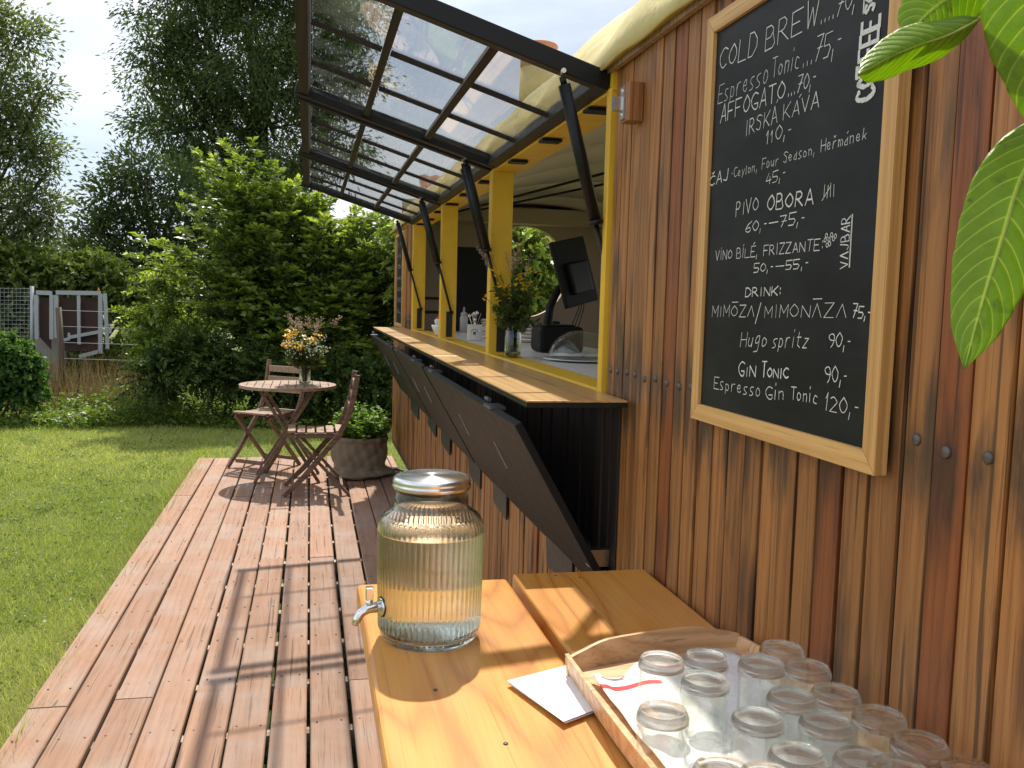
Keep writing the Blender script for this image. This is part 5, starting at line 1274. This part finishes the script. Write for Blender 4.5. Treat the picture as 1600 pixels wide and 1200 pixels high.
# the big bright bush: shoots with leaves along them
def bush(name, label, cat, spheres, nsh, slen, L_, W_, mat, base, seed, core=None, per=24, group=None, stems=10, stem_r=.03):
    g = np.random.default_rng(seed); t = thing(name, label, cat, base, group)
    wts = np.array([s[1]**2 for s in spheres]); wts = wts/wts.sum()
    idx = g.choice(len(spheres), nsh, p=wts); Cc = np.array([spheres[i][0] for i in idx]); Rr = np.array([spheres[i][1] for i in idx])
    dr = unit(g.normal(size=(nsh, 3))+np.array([0, -.15, .35])); S0 = Cc+dr*(Rr*g.uniform(.15, .8, nsh))[:, None]
    gd = unit(dr+g.normal(size=(nsh, 3))*.45+np.array([0, 0, .25])); ln = slen*g.uniform(.5, 1.3, nsh)
    ts = np.linspace(.05, 1, per); C = []; D = []
    side = unit(np.cross(gd, g.normal(size=(nsh, 3)))); vn = np.cross(gd, side)
    P = S0[:, None, :]+gd[:, None, :]*(ts[None, :, None]*ln[:, None, None]); P[:, :, 2] -= (ts[None, :]**2)*ln[:, None]*.28
    sgn = np.where(np.arange(per) % 2 == 0, 1, -1)[None, :, None]
    Dd = side[:, None, :]*sgn*.9+gd[:, None, :]*.6+g.normal(size=P.shape)*.22; Dd[:, :, 2] -= .1
    tone = np.clip(.4+.3*g.normal(size=(nsh, 1))+.25*ts[None, :]+g.normal(0, .08, (nsh, per)), 0, 1)
    quads('foliage', leaf_quads(P.reshape(-1, 3), Dd.reshape(-1, 3), L_, W_), mat, t, tone.ravel())
    m = MB(); rr = random.Random(seed)
    for k in range(0, min(nsh, 420)):
        m.tube([P[k, 0], P[k, per//2], P[k, -1]], [.004, .003, .001], 4, False)
    m.build('twigs', 'bark', t, fix=False, kind='stuff')
    m = MB()
    for k in range(stems):
        e = spheres[rr.randrange(len(spheres))][0]; a_ = _v(*base)+_v(rr.uniform(-.4, .4), rr.uniform(-.3, .3), 0); m.tube([a_, (a_+e)/2+_v(0, 0, .15), e], [stem_r, stem_r*.7, stem_r*.3], 6, False)
    m.build('stems', 'bark', t, fix=False)
    return t
sp = clumps_px([(370, 330, 55), (440, 340, 60), (500, 380, 70), (400, 400, 75), (345, 420, 50), (560, 420, 70), (470, 450, 80), (335, 480, 48), (380, 490, 75), (540, 490, 75), (600, 440, 60, .6), (620, 380, 45, .9), (400, 300, 30), (350, 290, 22), (480, 330, 35), (580, 360, 35), (640, 470, 60, .8), (330, 520, 40), (450, 540, 70), (540, 560, 60), (620, 550, 60, .5)], 11.6)
def arching_bush(name, label, cat, spheres, tips, nlead, nside, slen, nleaf, L_, W_, mat, base, seed):
    g = np.random.default_rng(seed); t = thing(name, label, cat, base); base = _v(*base)
    wts = np.array([s[1]**2 for s in spheres]); wts = wts/wts.sum(); C = []; D = []; Tn = []; m = MB()
    ends = [(p, 1.0) for p in tips]
    for i in g.choice(len(spheres), nlead, p=wts):
        d = unit((g.normal(size=3)+np.array([0, -.35, .35]))[None])[0]; ends.append((spheres[i][0]+d*spheres[i][1]*g.uniform(.45, 1.28), 0.0))
    for e, istip in ends:
        cen = _v(base[0]+(e[0]-base[0])*.35, base[1]+(e[1]-base[1])*.3, base[2]+(e[2]-base[2])*.55)
        s0 = e+(cen-e)*min(1.0, (1.3 if istip else 1.0)/max(.3, np.linalg.norm(e-cen))); up = .16*np.linalg.norm(e-s0)
        ts = np.linspace(0, 1, 7); K = np.array([s0+(e-s0)*q+_v(0, 0, up*math.sin(PI*q*.9)) for q in ts]); m.tube(K, list(np.linspace(.011, .002, 7)), 4, False)
        ax = unit((e-s0)[None])[0]; side0 = unit(np.cross(ax, (0, 0, 1))[None])[0]; bright = g.normal(0, .16)
        for k in range(nside):
            q = (k+.5)/nside; q = .12+.88*q; idx = q*6; a_ = min(int(idx), 5); p = K[a_]+(K[a_+1]-K[a_])*(idx-a_)
            sg = 1 if k % 2 else -1; ln = slen*(1.15-q*.85)*g.uniform(.7, 1.2)
            d = unit((side0*sg*.8+ax*.75+g.normal(size=3)*.28+_v(0, 0, .12))[None])[0]
            tt = np.linspace(.08, 1, nleaf); P = p+d*(tt[:, None]*ln); P[:, 2] -= tt**2*ln*.22
            sd = unit(np.cross(d, (0, 0, 1))[None])[0]; al = np.where(np.arange(nleaf) % 2 == 0, 1, -1)[:, None]
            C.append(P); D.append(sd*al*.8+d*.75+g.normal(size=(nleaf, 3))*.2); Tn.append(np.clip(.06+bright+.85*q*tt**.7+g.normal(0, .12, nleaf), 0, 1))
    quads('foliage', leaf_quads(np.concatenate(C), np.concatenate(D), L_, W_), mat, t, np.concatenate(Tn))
    m.build('branches', 'bark', t, fix=False, kind='stuff')
    m = MB(); rr = random.Random(seed)
    for k in range(14):
        e = spheres[rr.randrange(len(spheres))][0]; a_ = base+_v(rr.uniform(-.4, .4), rr.uniform(-.3, .3), 0); m.tube([a_, (a_+e)/2+_v(0, 0, .15), e], [.03, .02, .008], 6, False)
    m.build('stems', 'bark', t, fix=False)
    return t
tips = [at(x, y, 1, d_) for x, y, d_ in ((350, 236, 11.4), (312, 255, 11.3), (318, 285, 11.2), (292, 315, 11.2), (288, 342, 11.1), (285, 370, 11.2), (217, 386, 11.0), (200, 411, 10.9), (250, 395, 11.0), (395, 238, 11.5), (425, 268, 11.6), (440, 300, 11.3), (470, 318, 11.4), (500, 318, 11.6), (520, 316, 11.7), (560, 335, 11.8), (275, 400, 11.0), (230, 430, 11.0), (590, 345, 11.9), (376, 262, 11.2), (335, 262, 11.3))]
spb = [(c, R_*.78) for c, R_ in sp]
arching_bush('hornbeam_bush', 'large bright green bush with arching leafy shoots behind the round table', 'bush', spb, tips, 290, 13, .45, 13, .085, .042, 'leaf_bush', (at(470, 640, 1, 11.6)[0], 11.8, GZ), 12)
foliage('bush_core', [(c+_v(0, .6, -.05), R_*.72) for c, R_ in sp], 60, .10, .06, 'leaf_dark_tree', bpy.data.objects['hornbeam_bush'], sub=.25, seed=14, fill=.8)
sp = clumps_px([(20, 560, 40), (75, 565, 38), (130, 572, 38), (185, 575, 38), (225, 560, 36)], 14.1)
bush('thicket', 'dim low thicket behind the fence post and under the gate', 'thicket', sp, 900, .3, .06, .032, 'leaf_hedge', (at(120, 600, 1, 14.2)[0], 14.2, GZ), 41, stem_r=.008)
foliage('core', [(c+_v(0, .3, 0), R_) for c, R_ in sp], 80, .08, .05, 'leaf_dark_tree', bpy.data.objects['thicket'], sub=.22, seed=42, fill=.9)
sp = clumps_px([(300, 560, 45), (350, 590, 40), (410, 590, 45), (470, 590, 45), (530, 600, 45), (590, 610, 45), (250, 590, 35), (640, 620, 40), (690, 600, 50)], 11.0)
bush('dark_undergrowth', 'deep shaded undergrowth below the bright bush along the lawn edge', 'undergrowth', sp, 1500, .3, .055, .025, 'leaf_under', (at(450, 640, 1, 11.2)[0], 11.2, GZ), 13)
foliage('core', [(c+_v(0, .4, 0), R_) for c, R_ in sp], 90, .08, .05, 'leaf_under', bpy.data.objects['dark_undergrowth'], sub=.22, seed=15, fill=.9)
# hedge behind the fence, left shrub, sprays over the gate
sp = clumps_px([(-40, 450, 40), (20, 440, 38), (70, 440, 36), (120, 440, 34), (165, 450, 30), (50, 470, 30), (10, 500, 40), (-40, 520, 50), (60, 520, 25), (210, 470, 35), (240, 500, 40), (230, 550, 35), (32, 412, 20), (150, 428, 22), (-15, 400, 26), (92, 420, 14)], 14.6)
bush('wild_hedge', 'sunlit wild hedge growing over the wire fence behind the gate', 'hedge', sp, 2300, .32, .075, .04, 'leaf_hedge', (at(80, 600, 1, 14.6)[0], 14.6, GZ), 16)
sp = clumps_px([(5, 560, 34), (35, 580, 28), (-25, 570, 40), (10, 610, 30), (45, 612, 20)], 11.2)
bush('nettle_patch', 'rounded fresh green nettle clump at the left edge of the lawn', 'shrub', sp, 900, .16, .055, .03, 'leaf_shrub', (at(10, 640, 1, 11.2)[0], 11.2, GZ), 17, stem_r=.008)
sp = clumps_px([(250, 475, 20), (272, 440, 20), (225, 500, 16), (270, 520, 26), (215, 545, 14)], 11.9)
bush('hazel_spray', 'loose bright sprays of the bush reaching left over the gate', 'bush', sp, 150, .40, .07, .034, 'leaf_bush', (at(270, 640, 1, 11.9)[0], 11.9, GZ), 18, stem_r=.012, stems=5)

# weeds along the lawn edge
def weeds():
    g = np.random.default_rng(5); n = 2100
    x = g.uniform(-6.5, 1.5, n); y = 10.75+g.random(n)**1.3*2.2+.12*np.sin(x*3)
    h = g.uniform(.08, .42, n)*(.6+.5*(y-10.7)/2)*(.8+.4*np.sin(x*2.3)); C = []; D = []; Rn = []
    for k in range(n):
        m_ = 16; t = g.random(m_); C.append(np.stack([x[k]+g.normal(0, .05, m_), y[k]+g.normal(0, .05, m_), GZ+t*h[k]], 1)); a_ = g.uniform(0, 2*PI, m_)
        D.append(np.stack([np.cos(a_), np.sin(a_), g.uniform(-.1, .9, m_)], 1)); Rn.append(np.full(m_, g.random())*.7+t*.3)
    quads('weeds', leaf_quads(np.concatenate(C), np.concatenate(D), .06, .028), 'leaf_weed', None, np.concatenate(Rn), kind='stuff')
    n = 2600; x = g.uniform(-5.2, -1.6, n); y = g.uniform(11.6, 13.2, n); h = g.uniform(.35, .85, n)
    B = np.stack([x, y, np.full(n, GZ)], 1); le = g.normal(0, .22, (n, 3)); le[:, 2] = 1; T = B+unit(le)*h[:, None]; th = g.uniform(0, PI, n); s_ = np.stack([np.cos(th), np.sin(th), 0*th], 1)*.006
    quads('dry_grass', np.stack([B-s_, B+s_, T], 1), 'leaf_dry', None, kind='stuff')
    # brown seed specks on top
weeds()

# ================================================================ FENCE AND GATE
FY = 13.4
def fp(px, py, d_=FY): return at(px, py, 1, d_)
gt = thing('metal_gate', 'galvanised double gate with dark brown panels behind the undergrowth', 'gate', fp(120, 600)*_v(1, 1, 0)+_v(0, 0, GZ))
def gbar(a_, c_, w_=.05, nm='rail', par=None, mat='galvanised'): MB().bar(a_, c_, w_, w_, (0, 1, 0)).build(nm, mat, par or gt)
def leaf_gate(x0, x1, yt, yb0, yb1, mids):
    gbar(fp(x0, yt), fp(x1, yt+1), .055); gbar(fp(x0, yt+4), fp(x0+1, yb0), .05, 'stile'); gbar(fp(x1, yt+4), fp(x1, yb1), .05, 'stile')
    for mx_ in mids: gbar(fp(mx_, yt+3), fp(mx_+1, (yb0+yb1)/2-2), .04, 'stile')
    pts = [fp(x0+3, yt+8), fp(x1-3, yt+8), fp(x1-3, max(yb1, 550)-3), fp(x0+3, max(yb0, yb1)-3)]
    MB().prism([p+_v(0, .06, 0) for p in pts], (0, .02, 0)).build('gate_panel', 'rust_panel', gt)
leaf_gate(57, 81, 457, 530, 530, [])
leaf_gate(88, 157, 457, 528, 552, [123])
gbar(fp(124, 557), fp(155, 549), .05)
gbar(fp(164, 458), fp(168, 545), .04, 'stile'); gbar(fp(157, 460), fp(166, 475), .03, 'brace')
gbar(fp(100, 531), fp(109, 529), .04, 'latch_bar'); gbar(fp(108, 520), fp(108, 532), .03, 'latch_bar'); gbar(fp(108, 527), fp(168, 516), .045, 'latch_bar'); gbar(fp(163, 509), fp(172, 509), .03, 'latch_bar'); gbar(fp(172, 509), fp(172, 521), .03, 'latch_bar')
MB().prism([fp(152, 454), fp(155.5, 454), fp(153.7, 449)], (0, .02, 0)).build('orange_marker', 'orange_plastic', gt)
MB().box(tuple(fp(45, 545)*_v(1, 1, 0)+_v(0, .3, GZ)), tuple(fp(92, 530)+_v(0, .5, 0))).build('plinth', 'concrete', gt)
pw = thing('fence_post', 'weathered dark wooden post in front of the gate', 'post', fp(95, 590, 12.6)*_v(1, 1, 0)+_v(0, 0, GZ))
MB().tube([_v(fp(97, 590, 12.6)[0], 12.6, GZ-.02), fp(95, 540, 12.6), fp(91, 480, 12.6)], [.045, .04, .038], 8).build('shaft', 'post_wood', pw)
wf = thing('wire_fence', 'square wire mesh fence on the left of the gate', 'fence', fp(20, 600)*_v(1, 1, 0)+_v(0, 0, GZ))
m = MB()
for k in range(15):
    y = 450+k*6.2; m.tube([fp(-80, y), fp(52, y+1)], .0022, 4, False)
for k in range(22): m.tube([fp(-80+k*6.2, 449), fp(-80+k*6.2, 540)], .0018, 4, False)
m.build('wire_mesh', 'galvanised', wf, kind='stuff')
for x_ in (-78, 50): MB().tube([fp(x_, 447), fp(x_, 590)], .025, 8).build('post', 'galvanised', wf)
m = MB()
for k, y in enumerate((485, 510, 535, 560)): m.tube([fp(95, y, 12.6), fp(160, y+2, 12.5), fp(230, y+4, 12.4)], .003, 4, False)
m.build('strand', 'galvanised', wf)

# ================================================================ BEHIND THE WAGON (seen through the round window)
hs = thing('tiled_house', 'house with a red tiled roof glimpsed through the round window', 'house', (6.0, 20, GZ))
MB().box((2.9, 20, GZ), (10.0, 26, 2.0)).build('walls', 'plaster', hs)
rw = MB()
for r_ in range(16):
    for c_ in range(26):
        x0 = 2.6+c_*.29; y0 = 19.6+r_*.22; z0 = 1.85+r_*.16
        rw.prism([(x0, y0, z0), (x0+.14, y0, z0+.05), (x0+.28, y0, z0), (x0+.28, y0, z0-.02), (x0, y0, z0-.02)], (0, .25, .18))
rw.build('roof_tiles', 'terracotta', hs, kind='stuff')
sp = clumps_px([(815, 400, 60), (840, 450, 50), (800, 470, 60), (870, 470, 40), (700, 430, 80), (640, 420, 60), (900, 440, 40, 1)], 11.5)
bush('garden_bush', 'bright bush behind the wagon seen through the round window', 'bush', sp, 1500, .35, .07, .034, 'leaf_bush', (at(815, 600, 1, 11.5)[0], 11.7, GZ), 22)
foliage('bush_core', [(c+_v(0, .4, 0), R_*.9) for c, R_ in sp], 50, .09, .05, 'leaf_dark_tree', bpy.data.objects['garden_bush'], sub=.25, seed=24, fill=.8)
